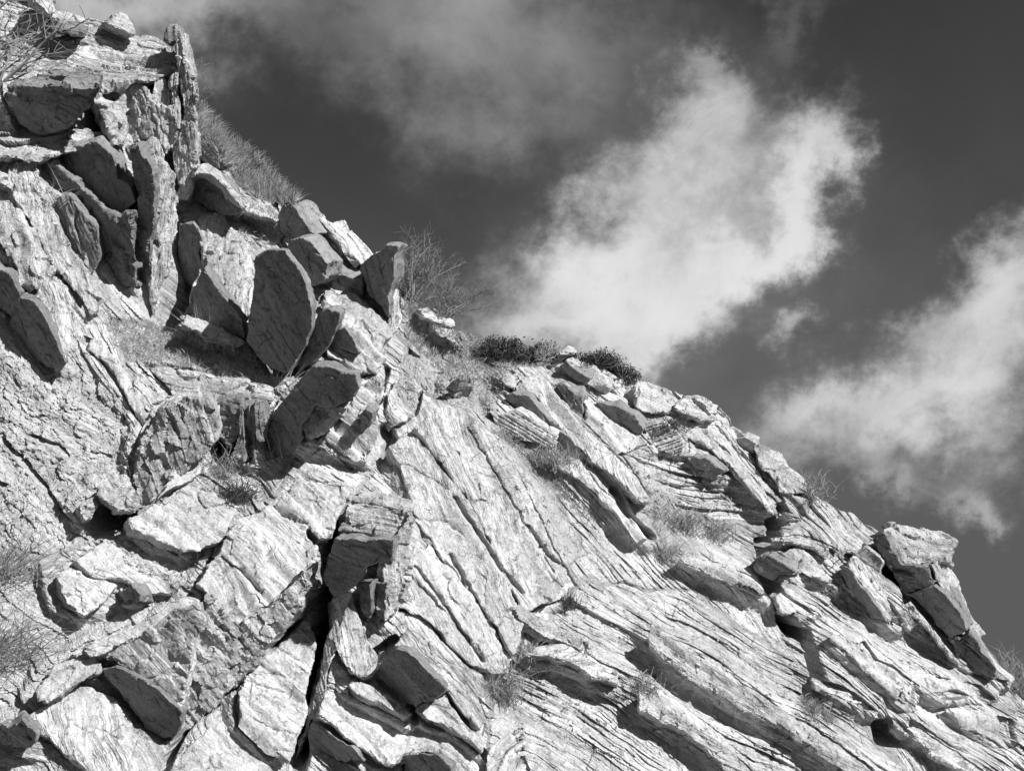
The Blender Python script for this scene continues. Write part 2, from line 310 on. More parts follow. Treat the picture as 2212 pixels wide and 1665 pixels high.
CRACKS = [ # line, width, depth
 ('3', '2010,190 1970,330 1955,480 1985,620', 12, .6), ('3', '1985,620 1960,800 1900,980 1850,1150 1840,1300 1780,1480 1740,1640', 26, 1.1),
 ('7', '690,100 680,200 660,285 606,310 597,450 640,530 690,610 730,700 765,790 810,840 875,855 905,950 915,1080 925,1220', 11, .95), ('7', '1350,1400 1400,1480', 22, .6), ('7', '1340,430 1430,520', 20, .5),
 ('4', '790,1310 830,1210 850,1120', 7, .25), ('4', '1010,1380 1050,1260', 6, .2), ('3', '1000,1640 1100,1440 1180,1330 1300,1240', 9, .5), ('3', '1600,950 1700,860 1800,740', 7, .3),
 ('5', '750,1090 780,960 900,860', 9, .35), ('5', '1015,1320 990,1260', 8, .3), ('4', '850,1650 880,1540 830,1480', 14, .35), ('2', '1310,1170 1350,1240', 22, .7),
 ('2', '1110,40 1100,180 1050,330 1000,400', 34, 1.3), ('2', '1650,690 1790,700', 30, .9), ('1', '580,680 600,790', 18, .6), ('2', '620,1630 760,1620', 30, .6),
 ('5', '1250,40 1420,290 1520,450 1650,600', 6, .10), ('5', '1010,440 1150,620 1340,900', 4, .08),('5', '1690,200 1800,370 1880,430', 4, .08),
 ('5', '975,490 1130,650 1280,830 1420,1010', 4, .07), ('F', '1010,925 1110,1090 1195,1235', 3, .05), ('3', '1320,390 1430,470 1560,600', 4, .06), ('3', '1830,190 1700,150 1600,60', 3, .05), ('2', '1950,1180 2040,1240 2100,1330', 4, .06),
 ('6', '0,1360 160,1640', 5, .1), ('6', '940,970 1060,1130 1180,1250', 8, .2),
 ('2', '0,1160 120,1260 270,1460 400,1600', 6, .12), ('2', '170,1130 330,1180 400,1260', 5, .08)]
# ------------------------------------------------------------------ rock slabs and boulders
FACE = {'D': ((-.52, -.26, .81), (16, -14), .50), 'B': ((.30, .62, .72), (-10, 12), .45), 'M': ((-.05, .16, .98), (8, -4), .5),
        'T': ((.12, .86, .5), (-4, 16), .6), 'R': ((.68, .34, .65), (-12, 8), .5), 'S': ((-.22, .02, .97), (14, -10), .5)}
PLATES = []; ROCKS = []; MASS = {}
def mass(key, name, crop, at, label, cat, group=None):
    e = bpy.data.objects.new(name, None); COL.objects.link(e); x, y = pts(crop, at)[0]; e.location = CAM + ray(x, y)*base_d(x, y)[0]; e.empty_display_size = .1
    MASS[key] = tag(e, label, cat, group, 'thing')
def rock(name, crop, face, poly, label, n=None, sh=None, L=None, off=.10, th=46, mat=None, anchor=None, rough=None, amp=1., lam=None, vox=.0145, cat=None, group=None, of=None):
    """a block: the traced face lies in a joint or bedding plane, and is carried back into the hill by L metres"""
    fn, fs, fl = FACE[face]; rough = (.06 if face == 'D' else .16) if rough is None else rough; lam = (.3 if face == 'D' else .8) if lam is None else lam; n = n or fn; sh = sh or fs; L = L or fl
    p = pts(crop, poly); nw = W(n); nw = nw/np.linalg.norm(nw)
    if face == 'D' and np.dot(nw, SUN) > -.2: nw = nw - SUN*(np.dot(nw, SUN)+.2); nw /= np.linalg.norm(nw)
    q = []                                                # broken, uneven outline
    for i in range(len(p)):
        v = p[(i+1) % len(p)]-p[i]; k = max(1, int(np.hypot(*v)/11)); q += [p[i]+v*j/k for j in range(k)]
    p0 = p; p = np.array(q); nz = np.c_[gn(p/26, len(ROCKS)), gn(p/26, len(ROCKS)+50)]*4.5 + np.c_[gn(p/9, len(ROCKS)+7), gn(p/9, len(ROCKS)+57)]*2.2; p = p + nz*(7/max(7, 1))
    if anchor is None: a = p[np.argmax(p[:, 1])] if face in 'DS' else p.mean(0)
    else: a = pts(crop, anchor)[0]
    dz = base_d(a[0], a[1])[0]; off = off*(dz/9)**.8; L = L*dz/9; off = off*(.62 if face in 'DS' and crop == '6' else 1.); da = dz - off; A = ray(a[0], a[1])*da
    if face == 'B':
        e = 60*np.array([math.cos(R_(th)), math.sin(R_(th))]); q0, q1 = a-e, a+e
        T = ray(*q1)*base_d(*q1)[0] - ray(*q0)*base_d(*q0)[0]; T /= np.linalg.norm(T); nw = nw - T*np.dot(nw, T); nw /= np.linalg.norm(nw); off = off*(.62 if 'three long slabs' in (label or '') else .24 if crop in '67' and 'skyline' not in (label or '') else .36)
    t = np.array([np.dot(nw, A)/np.dot(nw, ray(x, y)) for x, y in p]); t = np.clip(t, da-.9, da+1.1)
    PLATES.append((p0, nw, A, t.min(), t.max()))
    front = np.array([CAM+ray(x, y)*d for (x, y), d in zip(p, t)])
    pc = p.mean(0); backp = np.array([CAM+ray(x+sh[0]+(pc[0]-x)*.04, y+sh[1]+(pc[1]-y)*.04)*(d+L) for (x, y), d in zip(p, t)])
    bm = bmesh.new(); f = [bm.verts.new(v) for v in front]; b = [bm.verts.new(v) for v in backp]; k = len(f)
    bm.faces.new(f); bm.faces.new(b[::-1])
    for i in range(k): bm.faces.new((f[i], b[i], b[(i+1) % k], f[(i+1) % k]))
    bmesh.ops.recalc_face_normals(bm, faces=bm.faces); bmesh.ops.triangulate(bm, faces=bm.faces)
    m_ = bpy.data.meshes.new(name); bm.to_mesh(m_); bm.free()
    mt = mat or {'D': M_SHADE_FACE, 'S': M_SHADE_FACE, 'M': M_DARK}.get(face, M_ROCK)
    o = link(name, m_, None)
    if of: o.parent = MASS[of]; o.location = -MASS[of].location; tag(o, label)
    else: tag(o, label, cat or name.split('_')[-1], group, 'thing')
    md = o.modifiers.new('solid', 'REMESH'); md.mode = 'VOXEL'; md.voxel_size = vox*max(.7, da/9)
    ROCKS.append((o, mt, th, rough, amp, lam, da)); return o
def finish_rocks():
    dg = bpy.context.evaluated_depsgraph_get(); dg.update()
    for si, (o, mt, th, rough, amp, lam, da) in enumerate(ROCKS):
        old = o.data; m2 = bpy.data.meshes.new_from_object(o.evaluated_get(dg)); o.modifiers.clear(); o.data = m2; m2.name = o.name; bpy.data.meshes.remove(old)
        nv = len(m2.vertices); V = np.empty(nv*3, np.float32); m2.vertices.foreach_get('co', V); V = V.reshape(-1, 3).astype(float)
        N = np.empty(nv*3, np.float32); m2.vertex_normals.foreach_get('vector', N); N = N.reshape(-1, 3).astype(float)
        bn = W((math.sin(R_(th)), math.cos(R_(th)), .25)); bn /= np.linalg.norm(bn); t1 = W((math.cos(R_(th)), -math.sin(R_(th)), -.1)); t1 -= bn*np.dot(bn, t1); t1 /= np.linalg.norm(t1); t2 = np.cross(bn, t1)
        sd = si*13+5
        us = da/9; V = V/us
        V = V + amp*.034*np.c_[fbm(V*1.7, 2, sd), fbm(V*1.7+40, 2, sd), fbm(V*1.7+80, 2, sd)]
        V = V + amp*.007*np.c_[fbm(V*9, 2, sd+3), fbm(V*9+40, 2, sd+3), fbm(V*9+80, 2, sd+3)]
        s = V@bn; a = V@t1; b = V@t2; s = s + .07*fbm(np.c_[s, a*.45, b*1.2], 2, sd) + .014*fbm(np.c_[s*2, a*1.6, b*5], 2, sd+2)
        side = 1-np.abs(N@bn); side = sstep(.05, .6, side)
        d = np.zeros(nv)
        for th_, k1, k2 in ((.11, .75, .05), (.042, .75, .022)):
            i, r, hh = layer(s, th_, sd+int(th_*1000)); keep = sstep(-.1, .3, gn(np.c_[a*.8+i*3.7, b*.8, s*2], sd+31))*sstep(-.35, .15, gn(np.c_[a*.9, b*.9, s*.9], sd+37))
            V = V + bn*(min(lam, 1.2)*k1*keep*(sstep(.72, .97, r)-r)*hh)[:, None]
            d += lam*side*keep*k2*((rnd(i, 0, sd+40)-.6) + .35*gn(np.c_[a*3+i*5.1, b*3, s*0], sd+33))
            d -= lam*side*.010*np.exp(-(np.minimum(r, 1-r)*hh/.006)**2)
        d += (.010+.045*rough)*chips(np.c_[s*1.6, a, b], 3.6, sd+9) + (.003+.012*rough)*chips(np.c_[s, a, b], 11., sd+12)
        d += rough*.005*fbm(V*24, 2, sd+11, .7) + .002*fbm(V*40, 2, sd+13)
        d -= .03*amp*np.exp(-((gn(np.c_[s*2.4, a*.45, b*2.6], sd+21)+.06*gn(V*9, sd+22))/.03)**2)*sstep(-.1, .3, gn(V*1.7, sd+23))
        V = V + N*d[:, None]
        V = V*us; rel = V-CAM; zz = rel@FW; qx = CX + (rel@RX)/zz*FOC; qy = CY - (rel@UP)/zz*FOC
        qx = qx + 4*gn(np.c_[qx/18, qy/18], sd); qy = qy + 4*gn(np.c_[qx/18, qy/18], sd+1)
        for cr, pl, wd_, dp in CRACKS:
            if wd_ > 7: continue
            L_ = pts(cr, pl)
            if L_[:, 0].max() < qx.min() or L_[:, 0].min() > qx.max() or L_[:, 1].max() < qy.min() or L_[:, 1].min() > qy.max(): continue
            V = V - PUSH*(.6*dp*np.exp(-(line_d(qx, qy, L_)/wd_)**4))[:, None]
        s, a, b = s*us, a*us, b*us
        m2.vertices.foreach_set('co', V.astype(np.float32).ravel()); m2.polygons.foreach_set('use_smooth', np.ones(len(m2.polygons), bool)); m2.update(); m2.set_sharp_from_angle(angle=R_(42))
        add_attr(m2, np.c_[s, a, b], None, np.full(nv, rough)); m2.materials.clear(); m2.materials.append(mt)
exec_rocks = True
#ROCKS_BEGIN
mass('outcrop', 'rock_outcrop', '1', '600,830', 'huge sheeted outcrop at upper left with a shaded hollow under its level top', 'outcrop')
mass('banded', 'rock_slab', '1', '720,1300', 'smooth banded dark slab below the black cavity of the upper left outcrop', 'slab')
mass('leftslab', 'rock_slab', '2', '300,720', 'short pale slab with a dark underside, above the crumbling patch at left', 'slab')
mass('rough', 'boulder', '2', '900,1540', 'big rough grey boulder with a bright wedge, standing in the middle hollow', 'boulder')
mass('lean', 'rock_slab', '2', '1300,560', 'large pale slab leaning over the dry grass, with a triangular dark face', 'slab')
mass('ridge', 'rock_ridge', '3', '1500,800', 'central ridge of pale layers climbing from lower left to the skyline shrub', 'ridge')
mass('bigface', 'rock_slab', '4', '200,1600', 'large slab with a long smooth dark face under the central ridge crest', 'slab')
mass('tri', 'rock_block', '3', '900,1200', 'block with a grey hollowed triangular face at lower left', 'block')
mass('hood', 'rock_block', '5', '600,600', 'hooded block with a smooth dark face above the long crevice', 'block')
mass('loz', 'rock_slab', '5', '1000,1270', 'bent bright slab with a smooth dark lozenge face at lower centre', 'slab')
mass('wedge', 'rock_slab', '5', '600,1590', 'layered slab over a dark wedge face, right of the foot of the long crevice', 'slab')
mass('bottom', 'rock_block', '5', '1100,1650', 'dark block with a bright cap at the bottom edge, right of centre', 'block')
mass('shelf', 'rock_ledge', '5', '1720,890', 'pale shelf over a curved shadow at the foot of the long bright slabs', 'ledge')
mass('fold', 'rock_slab', '6', '600,600', 'long striped slab with a folded head, below the dark skyline bushes', 'slab')
mass('skyb', 'boulder', '6', '800,330', 'smooth pale skyline boulder with a dark side, below the small round bush', 'boulder')
mass('crag', 'rock_crag', '7', '1740,870', 'overhanging flat topped crag standing against the sky at far right', 'crag')
mass('leaf', 'rock_slab', '7', '1390,775', 'leaf shaped dark slab with a pale edge, left of the overhanging crag', 'slab')

# ---- upper left outcrop
rock('sheeted_top', '1', 'T', '-300,-200 250,-260 310,0 340,70 430,105 620,115 800,215 900,210 980,245 1062,330 1062,430 960,475 820,492 600,505 130,512 -300,560', None, n=(.1, .72, .68), L=2.2, off=.55, th=10, rough=.7, lam=2.2, amp=1.2, sh=(0, 40), anchor='500,480', of='outcrop')
rock('boulder', '1', 'B', '620,140 720,72 760,90 808,205 790,228 700,185', 'small pale boulder perched on the skyline of the upper left outcrop', off=.75, th=30, sh=(-16, 6), L=.35)
rock('rock_block', '1', 'S', '250,160 330,125 400,150 490,190 420,215 280,212', 'low grey block lying on top of the upper left outcrop', off=.62, th=15)
rock('rock_block', '1', 'B', '180,-20 300,-60 330,60 300,90 235,40', 'white streaked block at the top edge beside the bare shrub', off=.7, th=60, mat=M_WHITE)
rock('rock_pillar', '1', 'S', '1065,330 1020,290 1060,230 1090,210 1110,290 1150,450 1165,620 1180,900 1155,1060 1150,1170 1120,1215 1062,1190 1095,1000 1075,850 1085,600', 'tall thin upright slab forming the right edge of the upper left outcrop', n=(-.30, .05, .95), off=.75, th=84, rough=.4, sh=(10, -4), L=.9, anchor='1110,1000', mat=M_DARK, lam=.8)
rock('rock_spike', '1', 'S', '985,250 1000,182 1022,158 1072,150 1088,215 1060,240 1010,268', 'pointed dark stone crowning the upright slab on the skyline', off=1.15, th=80, sh=(14, 6), L=.3)
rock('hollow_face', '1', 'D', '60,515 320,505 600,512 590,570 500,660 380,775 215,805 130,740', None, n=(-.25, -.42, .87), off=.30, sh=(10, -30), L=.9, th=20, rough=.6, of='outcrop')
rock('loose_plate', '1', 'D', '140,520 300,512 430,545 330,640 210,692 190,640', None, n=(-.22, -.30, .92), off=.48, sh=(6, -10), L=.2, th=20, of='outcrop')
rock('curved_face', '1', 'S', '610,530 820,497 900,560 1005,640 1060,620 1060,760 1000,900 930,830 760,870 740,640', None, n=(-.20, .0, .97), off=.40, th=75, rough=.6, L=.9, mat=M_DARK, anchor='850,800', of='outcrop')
rock('knob', '1', 'R', '560,605 600,552 640,575 690,585 742,562 768,640 740,720 758,800 735,880 690,835 640,765 610,680', None, off=.55, th=20, rough=1., L=.5, mat=M_WHITE, n=(.4, .45, .8), anchor='690,800', of='outcrop')
rock('ledge', '1', 'T', '-300,800 110,850 120,760 170,720 220,800 320,770 420,765 540,800 560,832 350,905 240,945 60,925 -300,960', None, off=.42, th=15, rough=.8, L=.8, anchor='300,880', of='outcrop')
rock('banded_face', '1', 'D', '345,905 575,832 640,900 685,960 705,1060 790,1110 812,1200 720,1292 600,1222 430,1062 335,970', None, off=.42, th=58, sh=(22, -10), L=.7, lam=.4, amp=.8, of='banded')
rock('lower_face', '1', 'D', '250,960 330,970 430,1062 600,1222 720,1292 800,1275 795,1420 815,1560 815,1720 600,1700 570,1400 480,1250 380,1170 240,1050', None, off=.28, th=58, sh=(14, -8), L=.8, rough=.8, of='banded')
mass('column', 'rock_column', '1', '930,1700', 'tall column of cracked upright ribs hanging between two dark hollows', 'column')
rock('dark_flank', '1', 'D', '770,885 850,850 882,935 915,1010 935,1200 905,1400 900,1640 880,1860 840,1860 815,1660 800,1400 830,1150 785,1000', None, off=.42, th=84, rough=.45, L=.7, lam=.9, sh=(14, -4), of='column', anchor='860,1500')
rock('bright_rib', '1', 'R', '915,1000 960,930 1000,980 1050,1050 1058,1300 1025,1480 1000,1610 960,1760 925,1880 890,1800 905,1600 935,1400 945,1200', None, n=(.42, .22, .88), off=.55, th=86, rough=.5, L=.7, lam=1.3, sh=(-8, 0), of='column', anchor='970,1400')
rock('upper_rib', '1', 'R', '860,850 915,805 950,845 985,935 965,1010 925,1020 885,935', None, n=(.3, .2, .93), off=.56, th=80, rough=.4, L=.5, of='column', anchor='920,930')
rock('rock_rib', '1', 'R', '930,480 985,470 1020,560 1032,720 1005,900 985,935 955,850 935,700', 'pale upright rib just left of the tall thin upright slab', n=(.4, .2, .89), off=.62, th=86, rough=.35, lam=1.2, L=.6, sh=(-8, 0), anchor='985,850')
rock('rock_rib', '1', 'S', '1022,470 1066,430 1082,640 1076,850 1098,1000 1080,1100 1055,1045 1030,900 1040,700', 'narrow fluted rib squeezed against the tall thin upright slab', off=.60, th=88, rough=.35, lam=1.3, L=.6, anchor='1060,1000', mat=M_DARK)
rock('rock_slab', '1', 'B', '-120,950 40,1030 100,968 220,968 235,1060 330,1330 480,1550 560,1690 600,1830 540,1890 440,1720 300,1560 180,1350 60,1130 -120,1080', 'long pale cracked slab slanting down beside the dark banded slab', off=.34, th=60, rough=.7, sh=(-16, 10), L=.6)
rock('rock_slab', '1', 'B', '-300,1020 0,1190 60,1200 150,1290 300,1530 312,1610 290,1670 200,1720 100,1560 0,1440 -300,1120', 'thick pale slab at the left edge with a pitted upper face', off=.36, th=58, rough=.7, sh=(-16, 14), L=.6)
rock('rock_slab', '1', 'S', '310,1182 400,1165 485,1250 572,1360 592,1540 540,1640 460,1500 400,1330', 'curved grey slab tucked behind the long pale cracked slab', off=.22, th=62, sh=(16, -10), L=.4)
rock('bright_face', '2', 'B', '205,325 250,225 330,225 400,330 470,440 440,540 385,700 330,560 270,430', None, off=.34, th=56, sh=(-26, 6), L=.5, of='leftslab')
rock('dark_face', '2', 'D', '65,330 130,300 205,330 330,560 390,705 350,740 230,690 130,640 60,480', None, off=.24, th=60, sh=(14, -14), L=.5, of='leftslab')
rock('rock_slab', '2', 'D', '-80,100 60,180 112,300 70,420 -80,330', 'small dark face at the left edge under the thick pitted slab', off=.20, th=60, L=.4)
rock('rock_ledge', '4', 'B', '1025,728 1080,712 1195,765 1248,830 1230,855 1150,822 1060,792', 'layered pale stone near the skyline beside the twiggy shrub', off=.5, th=14, L=.35, lam=1.6)
rock('boulder', '4', 'B', '1135,850 1220,848 1275,945 1180,905', 'small wedge of pale stone just below the layered skyline stone', off=.4, th=20, L=.3)
rock('rock_block', '5', 'B', '1440,1545 1560,1430 1645,1390 1665,1490 1560,1545 1650,1560 1700,1640 1640,1760 1420,1760', 'ribbed block with stepped edges at the bottom edge below the drooping grass', off=.25, th=-22, L=.35, lam=1.8)
rock('rock_rib', '2', 'B', '540,560 600,570 660,625 760,760 880,950 930,1040 890,1095 800,960 700,790 620,690 530,630', 'narrow rib of rock running down beside the dry grass ledge', off=.26, th=58, sh=(-20, 10), L=.4)
rock('boulder', '2', 'T', '575,1490 600,1450 690,1440 780,1450 832,1530 810,1600 700,1590', 'pale flat topped boulder overhanging a dark hollow at left', off=.55, th=10, sh=(-10, -4), L=.6, rough=.6)
rock('boulder', '2', 'B', '470,1560 500,1520 560,1500 590,1560 540,1620 510,1640', 'small pale stone left of the overhanging boulder', off=.35, th=40, L=.3)
# ---- middle hollow
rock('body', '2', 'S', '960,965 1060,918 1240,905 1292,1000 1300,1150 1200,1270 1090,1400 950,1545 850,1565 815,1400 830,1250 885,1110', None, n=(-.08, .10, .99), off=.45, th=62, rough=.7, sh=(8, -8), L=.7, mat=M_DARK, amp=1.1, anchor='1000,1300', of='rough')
rock('bright_wedge', '2', 'B', '1075,1245 1180,1255 1195,1350 1130,1410 1000,1475 930,1530 1020,1400', None, off=.40, th=40, L=.3, of='rough')
rock('rock_block', '2', 'S', '1255,950 1440,915 1435,1100 1385,1210 1310,1130 1285,1020', 'grey angular block right of the rough grey boulder', n=(-.2, .05, .97), off=.28, th=10, rough=.8)
rock('rock_block', '2', 'S', '1440,960 1555,925 1592,1060 1560,1180 1520,1300 1420,1265', 'blocky upright stones below the layered ledge', off=.22, th=88, lam=2., rough=.5, n=(-.12, .0, .99))
rock('rock_ledge', '2', 'T', '890,735 980,728 1180,750 1400,800 1625,850 1640,930 1560,955 1430,945 1250,955 1040,905 1000,830', 'ledge of thin stacked sheets below the dry grass', n=(.0, .55, .83), off=.36, th=10, lam=2.6, L=.7, sh=(0, 12), rough=.5)
rock('bright_face', '1', 'B', '1070,1290 1220,1292 1322,1280 1352,1350 1490,1480 1540,1640 1510,1780 1495,2000 1470,2010 1330,1740 1230,1600 1215,1480 1160,1370', None, n=(.34, .34, .87), off=.55, th=62, rough=.6, sh=(-14, 6), L=.6, anchor='1400,1700', of='lean')
rock('dark_face', '2', 'D', '1225,125 1310,265 1450,450 1478,560 1280,480 1105,425 1150,265', None, off=.55, th=55, sh=(12, -10), L=.5, of='lean')
rock('sheeted_foot', '2', 'B', '1105,420 1200,440 1380,520 1478,575 1440,605 1300,560 1150,500 1095,480', None, off=.62, th=22, lam=2., L=.3, of='lean')
rock('rock_slab', '1', 'D', '1075,1330 1160,1340 1212,1430 1195,1520 1222,1630 1180,1760 1100,1700 1060,1500', 'dark wall at the back of the hollow above the dry grass', off=-.5, th=70, L=.4)
mass('rimmed', 'boulder', '1', '1340,1290', 'dark boulder with a curved bright rim, just right of the upright slab', 'boulder')
rock('dark_face', '1', 'D', '1152,1065 1180,1042 1262,1050 1352,1122 1445,1242 1420,1282 1335,1292 1200,1205 1148,1150', None, off=.55, th=50, L=.5, of='rimmed', rough=.2)
rock('bright_rim', '1', 'B', '1152,1055 1180,980 1250,968 1322,1020 1420,1150 1485,1222 1445,1240 1352,1120 1262,1048 1180,1040', None, off=1.1, th=50, L=.45, of='rimmed', lam=1.2)
rock('boulder', '1', 'S', '1178,800 1232,800 1332,910 1342,1005 1262,1005 1178,945', 'grey boulder between the upright slab and the grass bank', off=.45, th=40, L=.5)
rock('rock_slab', '1', 'B', '1400,1190 1520,1208 1690,1245 1665,1320 1560,1290 1480,1270', 'thin pale slab lying under the grass bank', off=.5, th=30, L=.3)
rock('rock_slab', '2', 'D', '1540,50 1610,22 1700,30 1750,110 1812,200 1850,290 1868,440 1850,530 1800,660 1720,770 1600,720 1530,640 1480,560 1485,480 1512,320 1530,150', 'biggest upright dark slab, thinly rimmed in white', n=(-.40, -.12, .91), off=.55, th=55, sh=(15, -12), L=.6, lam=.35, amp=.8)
rock('rock_slab', '4', 'D', '238,390 270,335 345,308 400,360 455,425 490,470 480,560 420,600 360,620 300,500', 'rounded dark shouldered slab above the biggest dark slab', off=.62, th=50, sh=(36, -10), L=.6, lam=.4)
rock('boulder', '4', 'D', '205,200 215,130 240,108 310,140 345,220 400,300 330,330 260,330 225,280', 'rounded dark boulder with a bright back on the left skyline', off=.55, th=48, sh=(46, -6), L=.5, lam=.4)
rock('rock_slab', '4', 'B', '440,200 470,165 520,225 590,210 640,290 700,340 770,395 760,430 690,480 600,400 520,310', 'layered pale slab on the skyline right of the rounded dark boulder', off=.60, th=50, lam=1.8, sh=(-14, 8), L=.5)
rock('rock_block', '4', 'D', '520,480 590,540 690,560 700,640 690,680 560,650 510,640', 'dark block between the shouldered slab and the horned rock', off=.40, th=40, sh=(18, -16), L=.5)
rock('rock_horn', '4', 'D', '660,510 740,440 780,400 830,385 845,350 905,370 890,420 885,560 850,640 850,790 800,740 740,680 700,570', 'upright horned rock beside the leafless shrub on the skyline', n=(-.42, -.05, .9), off=.75, th=78, sh=(22, -6), L=.6)
rock('rock_rib', '4', 'R', '885,620 920,640 935,740 930,830 900,900 870,890 850,800 855,700', 'pale fluted rib under the horned rock', off=.55, th=80, lam=1.4, L=.5)
rock('rock_slab', '4', 'D', '400,830 440,770 500,750 570,755 540,860 500,960 470,1010 310,1160 330,1080 380,960', 'thin dark leaning slab right of the biggest dark slab', n=(-.55, -.2, .81), off=.55, th=50, sh=(10, -10), L=.4, anchor='400,1000')
rock('crest', '4', 'B', '475,662 640,648 720,720 860,830 875,900 835,960 845,1040 790,1130 700,1130 600,1070 480,1010 560,840 580,760 460,730', None, off=.62, th=36, lam=1.7, sh=(-12, 14), L=.7, rough=.4, of='ridge')
rock('notch', '4', 'D', '545,865 590,850 640,900 672,1000 600,985 500,965', None, off=.74, th=36, L=.3, sh=(6, -6), of='ridge')
rock('dark_face', '4', 'D', '400,1085 490,1085 580,1130 660,1150 668,1215 640,1270 540,1320 420,1330 340,1430 340,1520 300,1590 120,1660 120,1500 160,1390 280,1230', None, n=(-.40, -.22, .89), off=.62, th=40, sh=(14, -16), L=.7, lam=.4, amp=.8, anchor='300,1450', of='bigface')
rock('flaked_patch', '4', 'D', '340,1430 420,1330 540,1320 600,1330 560,1400 460,1480 350,1560', None, n=(-.3, -.08, .95), off=.70, th=40, L=.3, mat=M_DARK, rough=.4, lam=1., anchor='450,1440', of='bigface')
rock('flank', '4', 'B', '690,1165 790,1135 845,1150 830,1230 760,1300 800,1400 790,1520 720,1640 600,1600 470,1560 340,1540 470,1480 580,1410', None, n=(.22, .5, .84), off=.55, th=30, lam=2.4, sh=(-8, 14), L=.7, of='ridge')
rock('jutting_cube', '4', 'D', '670,1380 720,1340 770,1370 740,1450 690,1470', None, off=.68, th=40, L=.3, of='ridge')
rock('broad_top', '3', 'B', '1560,110 1700,10 1790,-75 2060,-60 2105,0 2060,80 2005,160 1990,255 1910,270 1830,190 1830,260 1905,330 1885,420 1720,600 1560,710 1430,805 1340,710 1262,600 1180,545 1280,400 1340,285 1440,150', None, n=(.24, .48, .85), off=.50, th=33, lam=1.3, sh=(-6, 18), L=.7, mat=M_WHITE, anchor='1600,500', of='ridge')
rock('broken_edge', '3', 'M', '1262,600 1340,705 1430,800 1560,705 1720,595 1890,420 1845,570 1780,760 1620,920 1440,1140 1260,1300 1100,1425 1085,1300 1140,1000 1190,800', None, n=(.10, .06, .99), off=.50, th=55, rough=1.0, sh=(8, -6), L=.6, mat=M_ROCK, amp=1., anchor='1400,900', of='ridge')
rock('front_face', '3', 'S', '600,965 830,850 950,765 1060,700 1190,660 1230,780 1150,900 1140,1050 1085,1310 960,1190 850,1100 700,1025', None, n=(-.20, .10, .97), off=.66, th=35, rough=.3, amp=.7, lam=.3, L=.5, mat=M_ROCK, anchor='950,1000', of='tri')
rock('underside', '3', 'D', '620,1050 700,1030 850,1102 960,1192 1088,1312 1060,1445 980,1490 880,1400 740,1220', None, n=(-.34, -.30, .89), off=.62, th=35, L=.5, anchor='900,1150', of='tri')
rock('bright_edge', '3', 'T', '480,945 560,880 700,825 940,725 1100,625 1190,640 1190,665 1060,705 950,770 830,855 600,965 520,970', None, off=.62, th=15, L=.4, mat=M_WHITE, n=(.05, .7, .7), of='tri')
rock('rock_slab', '3', 'B', '775,165 930,62 980,70 1060,0 1160,-75 1250,-20 1400,110 1370,210 1320,290 1180,330 1100,350 900,265 780,215', 'white tilted block of even layers below the big rough boulder', n=(.2, .62, .76), off=.48, th=26, lam=.8, sh=(-22, 18), L=.6, mat=M_WHITE)
rock('rock_slab', '3', 'B', '430,415 640,285 700,320 850,420 1000,470 1110,535 1050,605 930,600 830,560 740,525 550,510', 'flat layered slab left of the grass tuft at lower left', off=.30, th=26, lam=1.2, sh=(-10, 14), L=.4)
rock('rock_block', '3', 'B', '330,490 430,440 560,500 705,560 640,640 500,725 380,645', 'chalk white block at lower left beside the wiry grass', off=.36, th=30, mat=M_WHITE, L=.4)
rock('rock_block', '3', 'D', '718,585 780,530 842,600 832,642 740,645', 'small dark angular stone above the grey triangular face', off=.45, th=20, L=.3, sh=(30, 2))
rock('rock_slab', '3', 'B', '225,1185 340,1025 500,965 592,980 612,1060 460,1135 290,1250', 'slanted slab at lower left over a thin black gap', off=.40, th=-30, L=.35, rough=.7)
rock('rock_slab', '3', 'B', '130,1345 280,1265 480,1145 560,1150 700,1240 850,1420 985,1560 950,1700 600,1760 440,1600 300,1480', 'wide grooved slab along the bottom left edge', off=.22, th=44, lam=1.5, L=.5, sh=(-10, 12))
rock('rock_block', '3', 'D', '-100,1395 60,1385 130,1350 225,1440 160,1530 -100,1490', 'dark notched block in the bottom left corner', off=.40, th=10, sh=(10, -20), L=.5)
rock('rock_block', '3', 'B', '1140,1490 1260,1405 1400,1560 1540,1640 1560,1760 980,1760 1060,1580', 'blotchy white block at the bottom edge left of the long crevice', off=.40, th=30, mat=M_WHITE, L=.5)
rock('rock_slab', '3', 'B', '1640,925 1790,765 1845,765 1900,900 1870,1040 1830,1180 1815,1340 1765,1550 1735,1620 1600,1545 1440,1370 1425,1200 1540,1010', 'finely layered panel on the left lip of the long crevice', n=(.28, .5, .82), off=.34, th=34, lam=1.6, sh=(-12, 10), L=.6)
# ---- around the long crevice
rock('rough_top', '5', 'S', '635,15 800,50 985,100 960,165 900,275 720,250 545,235 600,110', None, n=(-.02, .25, .97), off=.62, th=8, rough=.8, L=.6, mat=M_DARK, of='hood')
rock('dark_face', '5', 'D', '535,275 720,280 895,272 870,430 810,425 720,445 640,560 520,612 468,500', None, off=.66, th=8, lam=.4, L=.6, n=(-.38, -.32, .87), of='hood')
rock('pale_strip', '5', 'R', '980,115 995,180 965,420 905,690 830,765 815,660 850,440 895,280', None, n=(.5, .25, .83), off=.58, th=78, rough=1.1, L=.5, lam=1.5, of='hood')
rock('rock_block', '5', 'D', '655,545 750,550 742,765 690,745 665,640', 'dark block in the shade under the hooded rock', off=.35, th=10, L=.4)
rock('rock_block', '5', 'D', '752,555 840,540 828,755 740,705', 'second dark block in the shade, against the rough pale strip', off=.30, th=80, L=.4)
rock('rock_slab', '5', 'B', '590,640 640,615 690,760 730,870 780,960 760,1090 700,1110 640,1090 545,935 570,780', 'pale ribbed panel on the right lip of the long crevice', off=.36, th=66, lam=1.8, L=.5, n=(.3, .4, .87))
